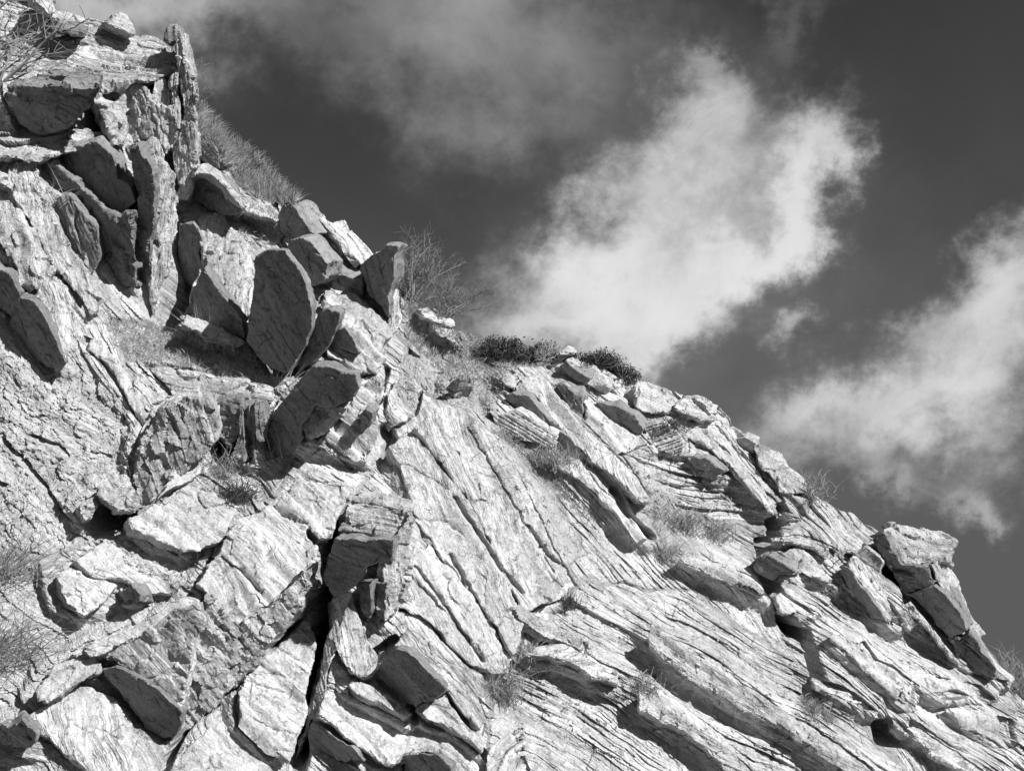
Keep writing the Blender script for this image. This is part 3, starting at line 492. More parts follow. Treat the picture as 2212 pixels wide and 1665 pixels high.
rock('rock_rib', '5', 'M', '520,625 632,600 580,760 545,930 492,1040 472,1210 385,1390 300,1610 262,1680 350,1440 405,1240 445,1050 510,800', 'grey right wall of the long crevice', n=(-.45, .1, .88), off=.22, th=72, L=.8, sh=(0, 0))
rock('rock_slab', '5', 'B', '965,415 1105,305 1180,420 1300,560 1450,770 1595,990 1570,1080 1500,1100 1350,1040 1200,900 1050,730 915,700 925,600', 'long bright slab split by fine cracks, lowest of the three long slabs', n=(.30, .50, .81), off=.20, th=54, lam=.3, sh=(-8, 8), L=.4)
rock('rock_slab', 'F', 'B', '842,965 880,935 935,985 1010,1080 1092,1220 1104,1270 1130,1350 1112,1418 1070,1350 1000,1255 900,1125 878,1055', 'long bright slab shading the crack beside it, middle of the three long slabs', n=(.30, .50, .81), off=.32, th=54, lam=.3, sh=(-14, 10), L=.4)
rock('rock_slab', 'F', 'B', '890,925 960,875 1010,890 1070,950 1140,1070 1200,1190 1235,1255 1200,1290 1130,1320 1100,1260 1040,1130 960,1010', 'long bright slab below the grassy slope, uppermost of the three long slabs', n=(.30, .50, .81), off=.46, th=54, lam=.3, sh=(-10, 8), L=.4)
rock('rock_slab', '4', 'B', '860,1230 920,1160 1040,1150 1055,1230 1020,1330 960,1420 890,1440 830,1350', 'pale broken slab at the head of the long slabs', off=.38, th=40, lam=1.3, L=.4)
rock('dark_face', '5', 'D', '900,930 970,948 1080,1058 1190,1170 1185,1205 1100,1240 1012,1275 940,1230 770,1090 785,1055', None, off=.42, th=40, lam=.4, L=.5, sh=(14, -14), amp=.7, of='loz')
rock('bright_face', '5', 'B', '900,900 975,785 1100,890 1350,1080 1430,1350 1400,1410 1290,1290 1200,1180 1080,1050 970,945', None, off=.46, th=45, lam=1.3, L=.4, n=(.28, .5, .82), of='loz')
rock('rock_slab', '5', 'B', '1010,1280 1110,1230 1195,1200 1240,1290 1330,1400 1430,1490 1420,1560 1330,1480 1200,1400 1080,1350', 'stepped thin slab below the smooth dark lozenge face', off=.34, th=40, lam=1.8, L=.4)
rock('dark_face', '5', 'D', '400,1370 500,1420 640,1520 710,1605 560,1590 390,1550 370,1450', None, off=.36, th=34, lam=.4, L=.5, of='wedge')
rock('layered_top', '5', 'B', '420,1340 480,1220 620,1340 760,1400 920,1520 940,1600 860,1620 700,1540 560,1440', None, off=.36, th=34, lam=2., L=.4, of='wedge')
rock('dark_face', '5', 'D', '930,1572 1040,1545 1150,1555 1240,1622 1260,1760 960,1760', None, off=.42, th=30, L=.5, of='bottom')
rock('bright_cap', '5', 'B', '960,1560 1000,1520 1200,1498 1300,1600 1420,1740 1290,1760 1240,1625 1150,1555 1040,1545', None, off=.50, th=30, lam=1.4, L=.4, of='bottom')
rock('rock_slab', '5', 'B', '620,1130 660,1100 760,1140 900,1240 1000,1320 960,1340 800,1260 640,1180', 'narrow layered bar left of the smooth dark lozenge face', off=.38, th=34, lam=1.4, L=.35)
rock('underside', '5', 'D', '1572,700 1650,770 1720,820 1830,895 1990,940 1840,910 1720,895 1640,850', None, off=.32, th=30, L=.4, of='shelf')
rock('top', '5', 'B', '1575,690 1640,675 1760,740 1880,800 2015,870 2005,940 1900,900 1780,840 1660,770', None, off=.42, th=30, lam=1.4, sh=(-8, 22), L=.5, rough=.6, of='shelf')
rock('rock_slab', '5', 'B', '1680,985 1760,920 1900,915 2050,980 2230,1080 2230,1150 2090,1110 1950,1020 1800,985', 'lens shaped slab over a long dark shadow, right of the grass clump', off=.40, th=20, lam=1.5, sh=(-6, 26), L=.5)
# ---- right hand slope
rock('striped_top', '6', 'B', '400,365 440,300 525,282 600,340 700,470 830,620 1000,770 1100,920 1195,1050 1130,1045 980,900 800,740 700,640 620,560 540,435 490,400', None, n=(.3, .5, .81), off=.45, th=48, lam=1.8, sh=(-14, 16), L=.5, of='fold')
rock('underside', '6', 'D', '330,430 380,385 480,410 540,500 640,585 610,605 500,545 360,475', None, off=.50, th=40, L=.4, n=(-.3, -.1, .95), of='fold')
rock('rock_slab', '6', 'S', '230,492 310,520 400,488 500,545 600,605 642,625 610,725 480,685 350,645 280,600', 'grey layered slab under the folded slab head', n=(-.02, .15, .99), off=.42, th=30, lam=1.8, L=.4, mat=M_ROCK)
rock('rock_slab', '6', 'D', '650,620 700,650 780,750 870,855 800,835 630,735', 'dark wedge under the long striped slab', off=.34, th=45, L=.3)
rock('rock_slab', '6', 'B', '575,755 680,755 765,800 870,950 1040,1110 1195,1255 1150,1275 1000,1120 880,985 740,880 640,815', 'white edged thin slab parallel to and below the long striped slab', off=.36, th=46, lam=1.2, sh=(-10, 16), L=.4, mat=M_WHITE)
rock('body', '6', 'B', '690,195 760,185 880,220 990,320 955,355 860,310 830,305 760,260', None, off=.45, th=40, L=.4, sh=(-20, 20), of='skyb')
rock('dark_side', '6', 'D', '645,240 690,200 760,262 835,305 800,335 750,330', None, off=.48, th=40, L=.4, of='skyb')
rock('boulder', '6', 'B', '645,165 700,105 760,135 765,165 700,172', 'small white stone on the skyline between two dark bushes', off=.45, th=10, L=.3)
rock('boulder', '6', 'B', '310,300 345,260 400,290 425,330 380,350 330,330', 'little pale stone at the edge of the grassy slope', off=.4, th=20, L=.3)
rock('boulder', '4', 'D', '1195,1225 1240,1180 1310,1155 1290,1210 1230,1275', 'pointed dark stone lying on the grassy slope', off=.25, th=30, L=.3, sh=(24, 6))
rock('rock_slab', '6', 'S', '620,335 665,330 780,410 815,585 740,545 690,455', 'grey split slab right of the folded slab head', off=.40, th=50, sh=(16, -10), L=.4)
rock('rock_slab', '6', 'B', '780,420 850,440 960,560 1100,640 1160,700 1080,740 1000,760 900,640 850,590', 'pale sagging slab in the middle of the right slope', off=.36, th=45, lam=1.6, L=.4, sh=(-10, 18))
rock('rock_slab', '6', 'D', '870,440 930,448 1050,490 1112,520 1155,605 1130,645 1020,580 940,525', 'dark oblong face in the middle of the right slope', off=.50, th=42, L=.4, sh=(14, -14), lam=.4)
rock('boulder', '6', 'B', '1085,345 1120,320 1200,340 1280,380 1325,460 1295,505 1180,490 1110,455', 'chalky white boulder on the right skyline', off=.48, th=30, L=.5, mat=M_WHITE, rough=.7)
rock('rock_ledge', '6', 'B', '1330,460 1410,398 1500,408 1575,450 1555,510 1605,550 1500,545 1400,510', 'flat pale cap jutting from the right skyline', off=.5, th=12, L=.5, rough=.6)
rock('rock_block', '6', 'S', '1155,570 1260,548 1385,650 1395,740 1340,772 1250,725 1160,695', 'block of zigzag folded layers on the right slope', n=(.0, .2, .98), off=.40, th=-18, lam=2.6, L=.4, mat=M_ROCK)
rock('rock_slab', '6', 'B', '1400,640 1450,605 1560,600 1640,690 1760,830 1870,960 1980,1110 1900,1080 1780,960 1680,850 1600,760 1500,690', 'long bright slab running down from the folded layers', off=.42, th=50, lam=1.2, L=.4)
rock('rock_slab', '6', 'D', '1420,790 1470,765 1560,790 1650,850 1560,905 1500,845 1385,830', 'grey rounded face below the zigzag folded layers', off=.48, th=20, L=.4, n=(-.25, .0, .97))
rock('boulder', '6', 'D', '1695,665 1740,648 1812,690 1800,770 1700,705', 'dark boulder on the right skyline above a pale slab', off=.4, th=20, L=.4, mat=M_DARK)
rock('rock_slab', '6', 'B', '1815,705 1980,765 2012,850 2072,920 2065,1005 1980,995 1900,880 1850,830', 'broad pale slab on the right skyline', off=.5, th=40, L=.5, rough=.6)
# ---- far right
rock('flat_top', '7', 'T', '1370,225 1420,203 1600,220 1700,238 1785,290 1750,335 1760,425 1640,432 1480,425 1400,310', None, n=(.2, .55, .81), off=.70, th=6, L=.8, rough=.7, sh=(0, 4), anchor='1600,400', of='crag')
rock('shaded_face', '7', 'D', '1305,310 1380,228 1460,415 1640,432 1690,530 1580,580 1480,612 1440,505 1370,405', None, off=.72, th=30, rough=.5, L=.7, n=(-.42, -.1, .9), anchor='1560,500', of='crag')
rock('sunlit_flank', '7', 'R', '1640,432 1752,422 1832,580 1885,720 1975,845 1950,865 1860,835 1770,670 1690,530', None, n=(.72, .3, .62), off=.66, th=55, L=.7, sh=(-10, 4), anchor='1760,620', of='crag')
rock('lower_panel', '7', 'D', '1480,612 1670,555 1785,655 1875,825 1740,865 1640,730 1560,635', None, off=.66, th=45, L=.6, n=(-.4, -.15, .9), anchor='1680,720', of='crag')
rock('rock_block', '7', 'D', '1745,865 1890,832 1960,930 2040,1060 2035,1115 1860,1065 1800,965', 'dark curved block at the foot of the overhanging crag', off=.50, th=40, L=.6, sh=(8, -8), lam=1.4)
rock('rock_rib', '7', 'B', '1480,640 1560,648 1650,770 1780,920 1840,1020 1810,1030 1700,910 1600,770 1540,690', 'curving pale rib beside the dark panel of the crag', off=.50, th=52, L=.4)
rock('pale_edge', '7', 'B', '1150,435 1200,380 1330,480 1380,560 1415,760 1392,775 1330,680 1260,580', None, off=.46, th=58, lam=1.3, L=.4, of='leaf')
rock('dark_face', '7', 'D', '1110,430 1150,438 1262,580 1392,775 1290,745 1230,665 1150,545', None, off=.48, th=58, lam=.4, L=.5, sh=(10, -10), of='leaf')
rock('rock_block', '7', 'S', '1150,340 1270,330 1340,380 1365,450 1330,500 1270,470 1220,400', 'grey stone between the leaf shaped slab and the crag', off=.40, th=40, L=.4, mat=M_DARK)
rock('rock_ledge', '7', 'B', '690,255 760,238 900,268 1040,330 1035,375 960,335 800,305 700,300', 'overhanging pale cap beside the narrow right hand crack', off=.48, th=14, lam=1.2, sh=(-4, 24), L=.5)
rock('rock_block', '7', 'D', '608,395 680,385 790,420 855,470 690,492 620,455', 'dark tilted block right of the narrow right hand crack', off=.42, th=30, L=.4, lam=1.4)
rock('rock_slab', '7', 'B', '760,330 860,340 960,420 1060,520 1030,540 900,490 800,420', 'dull layered slab under the overhanging pale cap', off=.34, th=36, lam=1.8, L=.35)
rock('rock_block', '7', 'B', '700,610 740,590 820,640 870,700 790,720 740,700', 'pale block wedged on the right side of the narrow crack', off=.38, th=40, L=.4, sh=(-14, 8))
rock('rock_slab', '7', 'B', '145,380 260,390 420,430 580,520 660,600 640,620 560,575 400,510 200,440', 'bright bar with a black underside below the wide grass patch', off=.40, th=28, lam=1.4, sh=(-4, 22), L=.4)
rock('rock_slab', '7', 'B', '-40,815 240,960 560,1160 850,1340 1200,1580 1330,1720 1180,1700 1060,1620 820,1435 520,1290 250,1125 -40,905', 'longest bright slab sweeping down to the bottom right', n=(.26, .52, .81), off=.40, th=33, lam=1.4, sh=(-14, 34), L=.6)
rock('rock_slab', '7', 'B', '-100,1180 60,1290 260,1400 480,1560 640,1740 500,1740 380,1600 160,1425 -100,1300', 'lower parallel slab at the bottom edge over a dark band', n=(.26, .52, .81), off=.36, th=33, lam=1.4, sh=(-12, 30), L=.6)
rock('rock_slab', '7', 'B', '1040,870 1160,860 1260,960 1420,1060 1490,1110 1450,1230 1330,1130 1200,1010', 'pale blunt ended slab in the middle of the far right slope', off=.40, th=38, lam=1.4, L=.4, sh=(-10, 22))
rock('rock_slab', '7', 'B', '1400,1010 1560,1050 1760,1110 1900,1150 1945,1190 1930,1220 1800,1180 1640,1200 1500,1110', 'shadowed shelf below the dark curved block', off=.34, th=26, lam=1.6, L=.4, sh=(-4, 24))
rock('rock_slab', '7', 'B', '1440,1300 1620,1420 1800,1540 1960,1640 1900,1700 1700,1580 1540,1450 1430,1380', 'layered bar descending right of the black hole', off=.34, th=33, lam=1.8, L=.4, sh=(-8, 20))
rock('rock_slab', '7', 'B', '940,1090 1040,1110 1160,1190 1250,1260 1200,1270 1060,1200 950,1150', 'small stepped slab right of the narrow crack', off=.30, th=32, lam=1.8, L=.35, sh=(-4, 18))
rock('rock_slab', '7', 'B', '1740,1300 1860,1290 2040,1310 2075,1440 1980,1440 1840,1400', 'smooth grey panel near the right edge', off=.28, th=20, lam=.8, L=.35)
#ROCKS_END
# ------------------------------------------------------------------ the cliff surface, filled in around the slabs so that they sit in it
STEP = 2.0
gx = np.arange(-420, 2640, STEP); sk = np.interp(gx, SKY_X, SKY_Y)
sk = sk + 9*gn(np.c_[gx/60, gx*0+.5], 3) + 5*gn(np.c_[gx/17, gx*0+.5], 4)
NR = 740; tt = np.linspace(0, 1, NR)
ylow = 2000.0
GX = np.repeat(gx[None, :], NR, 0); GY = ylow + (sk[None, :]-ylow)*tt[:, None]
X = GX.ravel(); Y = GY.ravel(); D0 = base_d(X, Y); mpp = D0/FOC
wx = X + 14*gn(np.c_[X/55, Y/55], 41) + 5*gn(np.c_[X/16, Y/16], 42); wy = Y + 14*gn(np.c_[X/55, Y/55], 43) + 5*gn(np.c_[X/16, Y/16], 44)
Hh = np.zeros(len(X)); SO = np.zeros(len(X)); RO = np.zeros(len(X)); BED = np.zeros((len(X), 3)); WS = np.zeros(len(X))
def region(idx, w, th, lams, gain, crumb, soil, seed):
    if not len(idx): return
    x, y, mp = X[idx], Y[idx], mpp[idx]; h = np.zeros(len(idx))
    x0, y0 = x, y; x = x0 + 26*gn(np.c_[x0/230, y0/230], seed+300) + 2.5*gn(np.c_[x0/60, y0/60], seed+301); y = y0 + 26*gn(np.c_[x0/230, y0/230], seed+302) + 2.5*gn(np.c_[x0/60, y0/60], seed+303)
    calm = .35 + .85*sstep(-.3, .25, gn(np.c_[x0/140, y0/110], seed+304))
    for k, l in enumerate(lams): h += terraces(x, y, th, l, seed+k*31, (1.8, 2.6, 3.6, 5)[k])*l*mp*gain*(.34, .85, 1.5, 1.6)[k]*(1. if k == 0 else calm)
    if crumb: h += crumb*mp*(5*np.abs(fbm(np.c_[x/40, y/40], 3, seed+200, .6)) + 8*chips(np.c_[x, y], 1/34., seed+220) + 3.2*chips(np.c_[x, y], 1/12., seed+230) + 1.6*fbm(np.c_[x/8, y/8], 3, seed+210, .7))
    c, s = math.cos(R_(th)), math.sin(R_(th))
    Hh[idx] += w*h; SO[idx] += w*soil; RO[idx] += w*min(1., crumb*.55)
    BED[idx] += w[:, None]*np.c_[(x*s-y*c)*.005, (x*c+y*s)*.005, np.zeros(len(idx))]; WS[idx] += w
rem = np.ones(len(X))
for ri, (pl, th, lams, gain, crumb, soil) in enumerate(REG):
    m = sstep(-7, 7, poly_sd(wx, wy, pts('F', pl))); w = m*rem; idx = np.nonzero(w > .004)[0]; region(idx, w[idx], th, lams, gain, crumb, soil, 100+ri*57); rem = rem*(1-m)
idx = np.nonzero(rem > .004)[0]; region(idx, rem[idx], 46, (100, 40, 16, 8), .54, .35, .05, 9000)
BED /= np.maximum(WS, .01)[:, None]
Hh += mpp*(26*fbm(np.c_[X/330, Y/330], 2, 77) + 9*fbm(np.c_[X/90, Y/90], 2, 78) + .8*fbm(np.c_[X/7, Y/7], 2, 79))
FILL = np.zeros(len(X)); CAP = np.full(len(X), -9.); FR = 48.
for p0, nw, A, t0, t1 in PLATES:
    lo, hi = p0.min(0)-FR, p0.max(0)+FR; ix = np.nonzero((X > lo[0]) & (X < hi[0]) & (Y > lo[1]) & (Y < hi[1]))[0]
    if not len(ix): continue
    sdv = poly_sd(wx[ix]*.5+X[ix]*.5, wy[ix]*.5+Y[ix]*.5, p0); k = sdv > -FR; ix = ix[k]; sdv = sdv[k]; r = rays(X[ix], Y[ix])
    h = D0[ix] - np.clip(np.dot(nw, A)/(r@nw), t0, t1); tgt = np.where(sdv > 6, np.minimum(h-.15, .34*D0[ix]/9), np.minimum(h-.10, .22*D0[ix]/9)*sstep(-FR, -2, sdv))
    FILL[ix] = np.maximum(FILL[ix], tgt); m = sdv > 0; CAP[ix[m]] = np.maximum(CAP[ix[m]], h[m]-.13)
inside = CAP > -8; FILL = np.where(inside, np.minimum(FILL, np.maximum(CAP, 0)), FILL)
Hh = np.where(inside, Hh*.45 - .02, Hh) + np.maximum(FILL, 0)
for cr, pl, wd_, dp in CRACKS:
    d = line_d(wx*.5+X*.5, wy*.5+Y*.5, pts(cr, pl)); Hh -= dp*np.exp(-(d/wd_)**4)
PUSH = W((.10, .12, 1.)); PUSH = PUSH/np.linalg.norm(PUSH)
Pb = CAM + rays(X, Y)*D0[:, None] + Hh[:, None]*PUSH
Pb = Pb.reshape(NR, len(gx), 3)
# behind the skyline the hill rolls back, and below the frame it runs down to the ground
back = []
for k in range(1, 26):
    z = k*k*.02 + k*.05; b = Pb[-1] + np.array([.25, .9, .22])*z + np.array([0, 0, -.012])*z*z
    b[:, 2] += .05*gn(np.c_[gx/40, gx*0+k*.9], 5)*min(k/4, 1); back.append(b)
low = []
for k in range(12, 0, -1):
    b = Pb[0] + np.array([0, -.055, -.17])*k; low.append(b)
NL = len(low)
allP = np.concatenate([np.array(low), Pb, np.array(back)]); nr, nc = allP.shape[:2]
ii = (np.arange(nr-1)[:, None]*nc + np.arange(nc-1)[None, :]).ravel()
Q = np.c_[ii, ii+1, ii+nc+1, ii+nc]
me = fast_mesh('cliff', allP.reshape(-1, 3), Q, False)
def padr(a, fill=None):
    a = a.reshape(NR, nc, -1); lo_ = np.repeat(a[:1], NL, 0); hi_ = np.repeat(a[-1:], 25, 0)
    if fill is not None: hi_ = np.full_like(hi_, fill)
    return np.concatenate([lo_, a, hi_]).reshape(nr*nc, -1)
add_attr(me, padr(BED), padr(SO, .9)[:, 0], padr(RO)[:, 0])
cliff = link('cliff', me, M_ROCK); tag(cliff, 'steep cliff slope of tilted pale rock layers', 'cliff', kind='structure')
gme = fast_mesh('ground', np.array([(-400, -400, 0), (400, -400, 0), (400, 400, 0), (-400, 400, 0)], float), [[0, 1, 2, 3]])
tag(link('ground', gme, M_GROUND), 'gravel ground below the cliff', 'ground', kind='structure')

finish_rocks()

# ------------------------------------------------------------------ vegetation
dgx = bpy.context.evaluated_depsgraph_get(); dgx.update()
def hit(px, py, sink=.02):
    r = ray(px, py); r = r/np.linalg.norm(r)
    ok, loc, nor, *_ = SC.ray_cast(dgx, Vector(CAM), Vector(r))
    if ok and loc.z > .05: return np.array(loc) + r*sink
    return CAM + ray(px, py)*base_d(px, py)[0]
class Blades:
    def __init__(s): s.V = []; s.F = []
    def blade(s, p, d, ln, w, droop, seg=4):
        """a thin tapering curved blade"""
        d = np.array(d, float); d /= np.linalg.norm(d)+1e-9; side = np.cross(d, -FW + np.random.uniform(-.6, .6, 3)); side /= np.linalg.norm(side)+1e-9
        b0 = len(s.V); q = np.array(p, float)
        for k in range(seg+1):
            ww = w*(1-k/seg)**.7*.5 + w*.06
            s.V += [q-side*ww, q+side*ww]; q = q + d*(ln/seg); d = d + np.array([0, 0, -1])*droop/seg; d /= np.linalg.norm(d)
        for k in range(seg): i = b0+2*k; s.F.append((i, i+1, i+3, i+2))
    def leaf(s, p, sz):
        a = np.random.normal(size=3); a /= np.linalg.norm(a); b = np.cross(a, np.random.normal(size=3)); b /= np.linalg.norm(b)
        i = len(s.V); s.V += [p-a*sz, p+b*sz*.45, p+a*sz, p-b*sz*.45]; s.F.append((i, i+1, i+2, i+3))
    def twig(s, p, q, r0, r1):
        """four-sided tapering stick"""
        p, q = np.array(p), np.array(q); d = q-p; d = d/(np.linalg.norm(d)+1e-9); a = np.cross(d, (0.3, .2, 1)); a /= np.linalg.norm(a)+1e-9; b = np.cross(d, a); i = len(s.V)
        for c, r in ((p, r0), (q, r1)): s.V += [c+a*r, c+b*r, c-a*r, c-b*r]
        for k in range(4): s.F.append((i+k, i+(k+1) % 4, i+4+(k+1) % 4, i+4+k))
    def branch(s, p, d, ln, r, depth, spread=.7, up=.15):
        d = np.array(d, float); d /= np.linalg.norm(d); n = 3
        for k in range(n):
            q = p + d*ln/n; s.twig(p, q, r*(1-.25*k/n), r*(1-.25*(k+1)/n)); p = q
            d = d + np.random.normal(size=3)*.22 + np.array([0, 0, up*.3]); d /= np.linalg.norm(d)
            if depth > 0 and (k > 0 or np.random.rand() < .6):
                for _ in range(1 + (np.random.rand() < .6)):
                    e = d + np.random.normal(size=3)*spread + np.array([0, 0, up]); s.branch(p, e, ln*np.random.uniform(.5, .75), r*.6, depth-1, spread, up)
    def obj(s, name, mat, parent=None): return link(name, fast_mesh(name, np.array(s.V), s.F, False), mat, parent)
np.random.seed(11)
def tuft(name, px, py, n, ln, spread, label, mat=None, droop=.7, width=.006, lean=(0, 0, 0), rad=.08, cat='grass tuft', group=None):
    B = Blades(); c = hit(px, py)
    for _ in range(n):
        p = c + np.random.normal(size=3)*rad*np.array([1, .5, .5]); d = np.array([np.random.normal()*spread, np.random.normal()*spread*.6-.25, 1.]) + np.array(lean)
        B.blade(p, d, ln*np.random.uniform(.45, 1.1), width*np.random.uniform(.6, 1.3), droop*np.random.uniform(.3, 1.6))
    for _ in range(40): B.twig(c+np.random.normal(size=3)*rad*.4, c+np.random.normal(size=3)*rad*.5-np.array([0, 0, .01]), .004, .002)
    o = B.obj(name, mat or M_GRASS); tag(o, label, cat, group); return o
def cover(name, poly, crop, n, ln, label, mat, width=.006, spread=.9, kind='stuff', cat='grass', droop=.9):
    p = pts(crop, poly); lo, hi = p.min(0), p.max(0); B = Blades(); k = 0
    while k < n:
        xs = np.random.uniform(lo[0], hi[0], 200); ys = np.random.uniform(lo[1], hi[1], 200); ins = poly_sd(xs, ys, p) > 0
        keep = gn(np.c_[xs/22, ys/22], 61) > -.25
        for x, y in zip(xs[ins & keep], ys[ins & keep]):
            c = hit(x, y)
            for _ in range(3):
                d = np.array([np.random.normal()*spread, np.random.normal()*spread*.6-.2, 1.]); B.blade(c+np.random.normal(size=3)*.02, d, ln*np.random.uniform(.4, 1.2), width*np.random.uniform(.6, 1.3), droop*np.random.uniform(.2, 1.5), 3); k += 1
    o = B.obj(name, mat); tag(o, label, cat, None, kind); return o
cover('grass', '600,420 700,430 960,490 1080,590 1460,610 1540,700 1700,830 1600,830 1100,745 880,740 760,690 640,560', '2', 4200, .09, 'dry matted grass covering the ledge in the hollow', M_STRAW, .005, 1.2)
cover('grass', '1165,640 1250,710 1330,830 1450,910 1560,1000 1660,1120 1790,1230 1680,1245 1540,1190 1370,1080 1330,950 1190,800', '1', 8000, .21, 'shaggy grass bank along the left skyline', M_GRASS, .008, .7, droop=.5)
cover('grass', '1340,1290 1500,1230 1680,1260 1700,1400 1640,1480 1520,1500 1400,1400', '1', 1600, .08, 'low dry growth under the grass bank', M_GRASS, .006, 1.1)
cover('grass', '930,700 1060,780 1200,900 1370,930 1560,1040 1700,1080 1560,1130 1540,1250 1440,1330 1330,1160 1190,1150 1060,1050 960,950', '4', 5200, .09, 'sparse dry grass over the slope below the skyline bushes', M_STRAW, .006, 1.0)
cover('grass', '930,700 1060,780 1200,900 1370,930 1560,1040 1660,1080 1540,1110 1330,1130 1190,1110 1060,1030 960,930', '4', 1500, .16, 'darker taller grass scattered over the slope below the skyline bushes', M_GRASS, .007, .9)
cover('grass', '640,440 960,500 1060,600 1440,640 1600,800 1100,740 880,730 760,690', '2', 900, .14, 'longer dry blades sticking up from the matted ledge', M_GRASS, .005, .9)
cover('grass', '240,620 360,640 500,740 620,820 780,1080 900,1190 760,1130 600,960 460,800', '6', 2300, .09, 'thin grass strip running down between the slabs', M_GRASS, .006, 1.0)
cover('grass', '1160,970 1300,1060 1260,1330 1200,1180', '6', 700, .10, 'thin grass beside the layered shelf', M_STRAW, .006, 1.0)
cover('grass', '1330,2180 1440,2140 1560,2200 1500,2460 1360,2400', '3', 30, .1, 'few dry stalks in the lower crack', M_STRAW, .006)
cover('grass', '880,1250 960,1260 1060,1380 1000,1430 900,1340', '7', 700, .10, 'grass growing below the narrow right hand crack', M_GRASS, .006)
cover('grass', '1420,720 1500,720 1640,860 1750,1000 1600,900', '7', 700, .08, 'thin dry growth beside the pale rib of the crag', M_STRAW, .006)

tuft('grass_tuft', 435, 730, 130, .42, .55, 'tall dry grass tuft on the ledge above the layered sheets', M_STRAW, .9)
tuft('grass_tuft', 505, 1085, 380, .26, .9, 'dense dark cushion tuft behind the white tilted block', M_LEAF, 1.2, rad=.09)
tuft('grass_tuft', 470, 1030, 260, .26, .9, 'loose grass tuft beside the big rough boulder', M_GRASS, .9, rad=.12)
tuft('grass_tuft', 412, 1222, 210, .28, .7, 'thin grey tuft growing between the layered slabs at lower left', M_GRASS, .8, rad=.06)
tuft('grass_tuft', 1070, 1505, 420, .34, .6, 'drooping grass clump hanging below the long slabs', M_GRASS, 1.8, rad=.10)
tuft('grass_tuft', 1135, 1430, 240, .28, .45, 'pale hanging grass clump left of the lens shaped slab', M_STRAW, 1.9, rad=.06)
tuft('grass_tuft', 1470, 1135, 380, .22, .6, 'left half of the wide grass patch above the bright bar on the right slope', M_GRASS, 1.6, rad=.13, lean=(.5, 0, 0))
tuft('grass_tuft', 1535, 1160, 380, .22, .6, 'right half of the wide grass patch above the bright bar on the right slope', M_GRASS, 1.6, rad=.13, lean=(.5, 0, 0))
tuft('grass_tuft', 1200, 1000, 330, .25, .7, 'grass tuft at the head of the thin grass strip', M_GRASS, 1., rad=.12)
tuft('grass_tuft', 1450, 925, 260, .16, .8, 'dark tuft below the flat pale cap on the right skyline', M_LEAF, .8, rad=.10)
tuft('grass_tuft', 1745, 1065, 260, .26, .8, 'tuft on the right skyline beyond the broad pale slab', M_GRASS, .8, rad=.14)
tuft('grass_tuft', 1440, 1205, 200, .2, .8, 'small tuft at the left end of the bright bar', M_GRASS, 1., rad=.08)
tuft('grass_tuft', 1215, 1310, 160, .14, .8, 'little dark tuft beside the knob above the pale shelf', M_LEAF, .9, rad=.05)
tuft('grass_tuft', 2205, 1478, 520, .34, .7, 'tuft on the skyline at the right edge below the crag', M_GRASS, .7, rad=.22)
tuft('grass_tuft', 1385, 1490, 160, .16, .8, 'flat tuft in the lower strata above the dark band', M_GRASS, 1., rad=.10)
tuft('wiry_grass', -20, 1260, 330, .50, .6, 'big wiry grass clump at the left edge, upper part', M_GRASS, .7, width=.0055, lean=(.55, 0, -.2), rad=.16, cat='wiry grass')
tuft('wiry_grass', -25, 1430, 330, .54, .6, 'big wiry grass clump at the left edge, lower part', M_GRASS, .8, width=.0055, lean=(.5, 0, -.5), rad=.16, cat='wiry grass')
for px, py, nn in ((880, 1290, 30), (575, 990, 26), (100, 440, 26), (610, 830, 22)):
    tuft('dry_stalks', px, py, nn, .36, .6, {880: 'few thin stalks at the foot of the rough pale strip', 575: 'dry stalks beside the large dark slab face', 100: 'sparse twigs on the ledge at the upper left', 610: 'bent dry stalks under the biggest dark slab'}[px], M_STRAW, .5, width=.005, cat='dry stalks')
def bush(px, py, rx, rz, n, label, leaf=.017, sink=.1):
    e = bpy.data.objects.new('bush', None); COL.objects.link(e); c = hit(px, py); e.location = c; tag(e, label, 'bush', 'dark bushes on the skyline')
    B = Blades(); T = Blades(); k = 0
    while k < n:                                           # sprigs fanning out from the root, each carrying leaves along its outer half
        d = np.array([np.random.normal()*1.0, np.random.normal()*.5-.1, abs(np.random.normal())*.9+.05]); d /= np.linalg.norm(d)
        ln = np.random.uniform(.55, 1.) * (1.12 if np.random.rand() < .15 else 1.); tip = d*np.array([rx*1.1, rx*.8, rz*1.15])*ln; mid = tip*.5 + np.random.normal(size=3)*.03
        T.twig((0, 0, 0), mid, .006, .004); T.twig(mid, tip, .004, .0015)
        for _ in range(26):
            t = np.random.uniform(.5, 1.02); p = tip*t + np.random.normal(size=3)*.028; B.leaf(p, leaf*np.random.uniform(.6, 1.4)); k += 1
    for _ in range(10): T.branch(np.zeros(3), (np.random.normal()*.8, -.4, np.random.uniform(-.1, .5)), rx*.6, .007, 1)
    B.obj('foliage', M_LEAF, e); T.obj('stem', M_TWIG, e); return e
bush(1082, 778, .36, .27, 7500, 'wider of the two dark rounded bushes on the skyline')
bush(1172, 778, .21, .24, 4200, 'small round dark bush left of the little white skyline stone')
bush(1290, 792, .33, .18, 2600, 'low dark bush right of the little white skyline stone')
bush(1345, 820, .26, .20, 1500, 'straggly low bush above the chalky white boulder')
def shrub(px, py, h, n, depth, label, mat, lean=(0, 0, 1), sp=.7, r=.010):
    B = Blades(); c = hit(px, py)
    for _ in range(n):
        d = np.array(lean) + np.random.normal(size=3)*np.array([.35, .25, .2]); B.branch(c+np.random.normal(size=3)*.04, d, h*np.random.uniform(.55, .8), r, depth, sp)
    tag(B.obj('bare_shrub', mat), label, 'shrub')
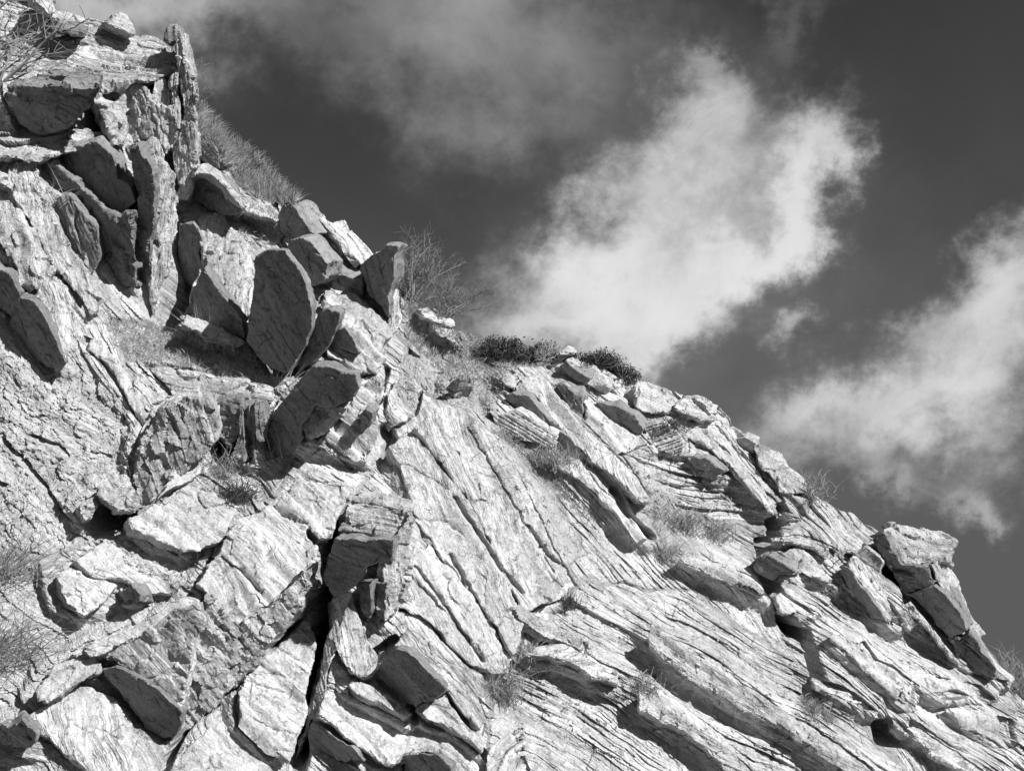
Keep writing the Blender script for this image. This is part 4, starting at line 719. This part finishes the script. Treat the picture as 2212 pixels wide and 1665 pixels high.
shrub(885, 655, .68, 14, 3, 'tall leafless shrub behind the horned rock on the skyline', M_TWIG, (.25, .1, 1), r=.009)
shrub(955, 690, .46, 16, 3, 'lower twiggy shrub right of the tall leafless one', M_TWIG, (.2, .1, .9), r=.007)
shrub(-10, 190, 1.0, 3, 3, 'bare branching shrub in the top left corner', M_TWIG, (.35, -.3, 1), .6, .018)
shrub(5, 110, .6, 3, 2, 'pale twigs at the left edge near the top', M_PALE, (.6, -.2, .3), .7, .009)
shrub(418, 150, .22, 3, 2, 'small twigs beside the top of the upright slab', M_TWIG, (.8, 0, .6), .6, .004)
shrub(420, 210, .25, 3, 1, 'single twigs poking out right of the upright slab', M_TWIG, (1, 0, .0), .5, .004)
shrub(1175, 790, .3, 10, 2, 'tangle of dry branches under the two rounded bushes', M_PALE, (.3, -.5, .1), .8, .007)

# ------------------------------------------------------------------ loose chips on the ledges and in the gaps
def rubble(n, polys, label, smin, smax):
    V = []; Fc = []; bm = bmesh.new(); bmesh.ops.create_icosphere(bm, subdivisions=1, radius=1); sv = np.array([v.co[:] for v in bm.verts]); sf = [[v.index for v in f.verts] for f in bm.faces]; bm.free()
    P_ = [pts(c, p) for c, p in polys]; k = 0
    while k < n:
        p = P_[np.random.randint(len(P_))]; lo, hi = p.min(0), p.max(0); x, y = np.random.uniform(lo, hi)
        if poly_sd(np.array([x]), np.array([y]), p)[0] < 0 or gn(np.array([[x/30, y/30]]), 91)[0] < -.05: continue
        c = hit(x, y, .0); r = smin*(smax/smin)**(np.random.rand()**2.2)
        w = sv*np.array([1, np.random.uniform(.5, 1), np.random.uniform(.25, .7)])*np.random.uniform(.7, 1.2, (len(sv), 1)); q, _ = np.linalg.qr(np.random.normal(size=(3, 3)))
        b0 = len(V); V += list(w@q.T*r + c); Fc += [[i+b0 for i in f] for f in sf]; k += 1
    me_ = fast_mesh('rubble', np.array(V), Fc, False); add_attr(me_, np.array(V), None, np.full(len(V), .5)); tag(link('rubble', me_, M_ROCK), label, 'rubble', None, 'stuff')
rubble(3800, [('F', '240,1150 300,1185 430,1255 390,1285 270,1215'), ('F', '420,960 580,1000 560,1080 440,1060'), ('F', '560,820 640,790 660,830 600,870'), ('F', '210,690 350,700 540,760 610,800 590,840 360,800 280,790'), ('F', '880,690 1020,755 1110,810 1060,900 1010,890 890,840'), ('F', '-20,800 200,800 330,1000 280,1120 0,1150'),
 ('F', '1050,900 1110,960 1260,1190 1215,1210 1080,1000'), ('F', '1330,960 1540,1000 1700,1120 1560,1140 1380,1050'), ('F', '1600,1150 1950,1200 2150,1500 1900,1500'), ('F', '1200,1300 1500,1300 1900,1640 1100,1640')],
 'small loose chips scattered over ledges and slopes', .008, .038)
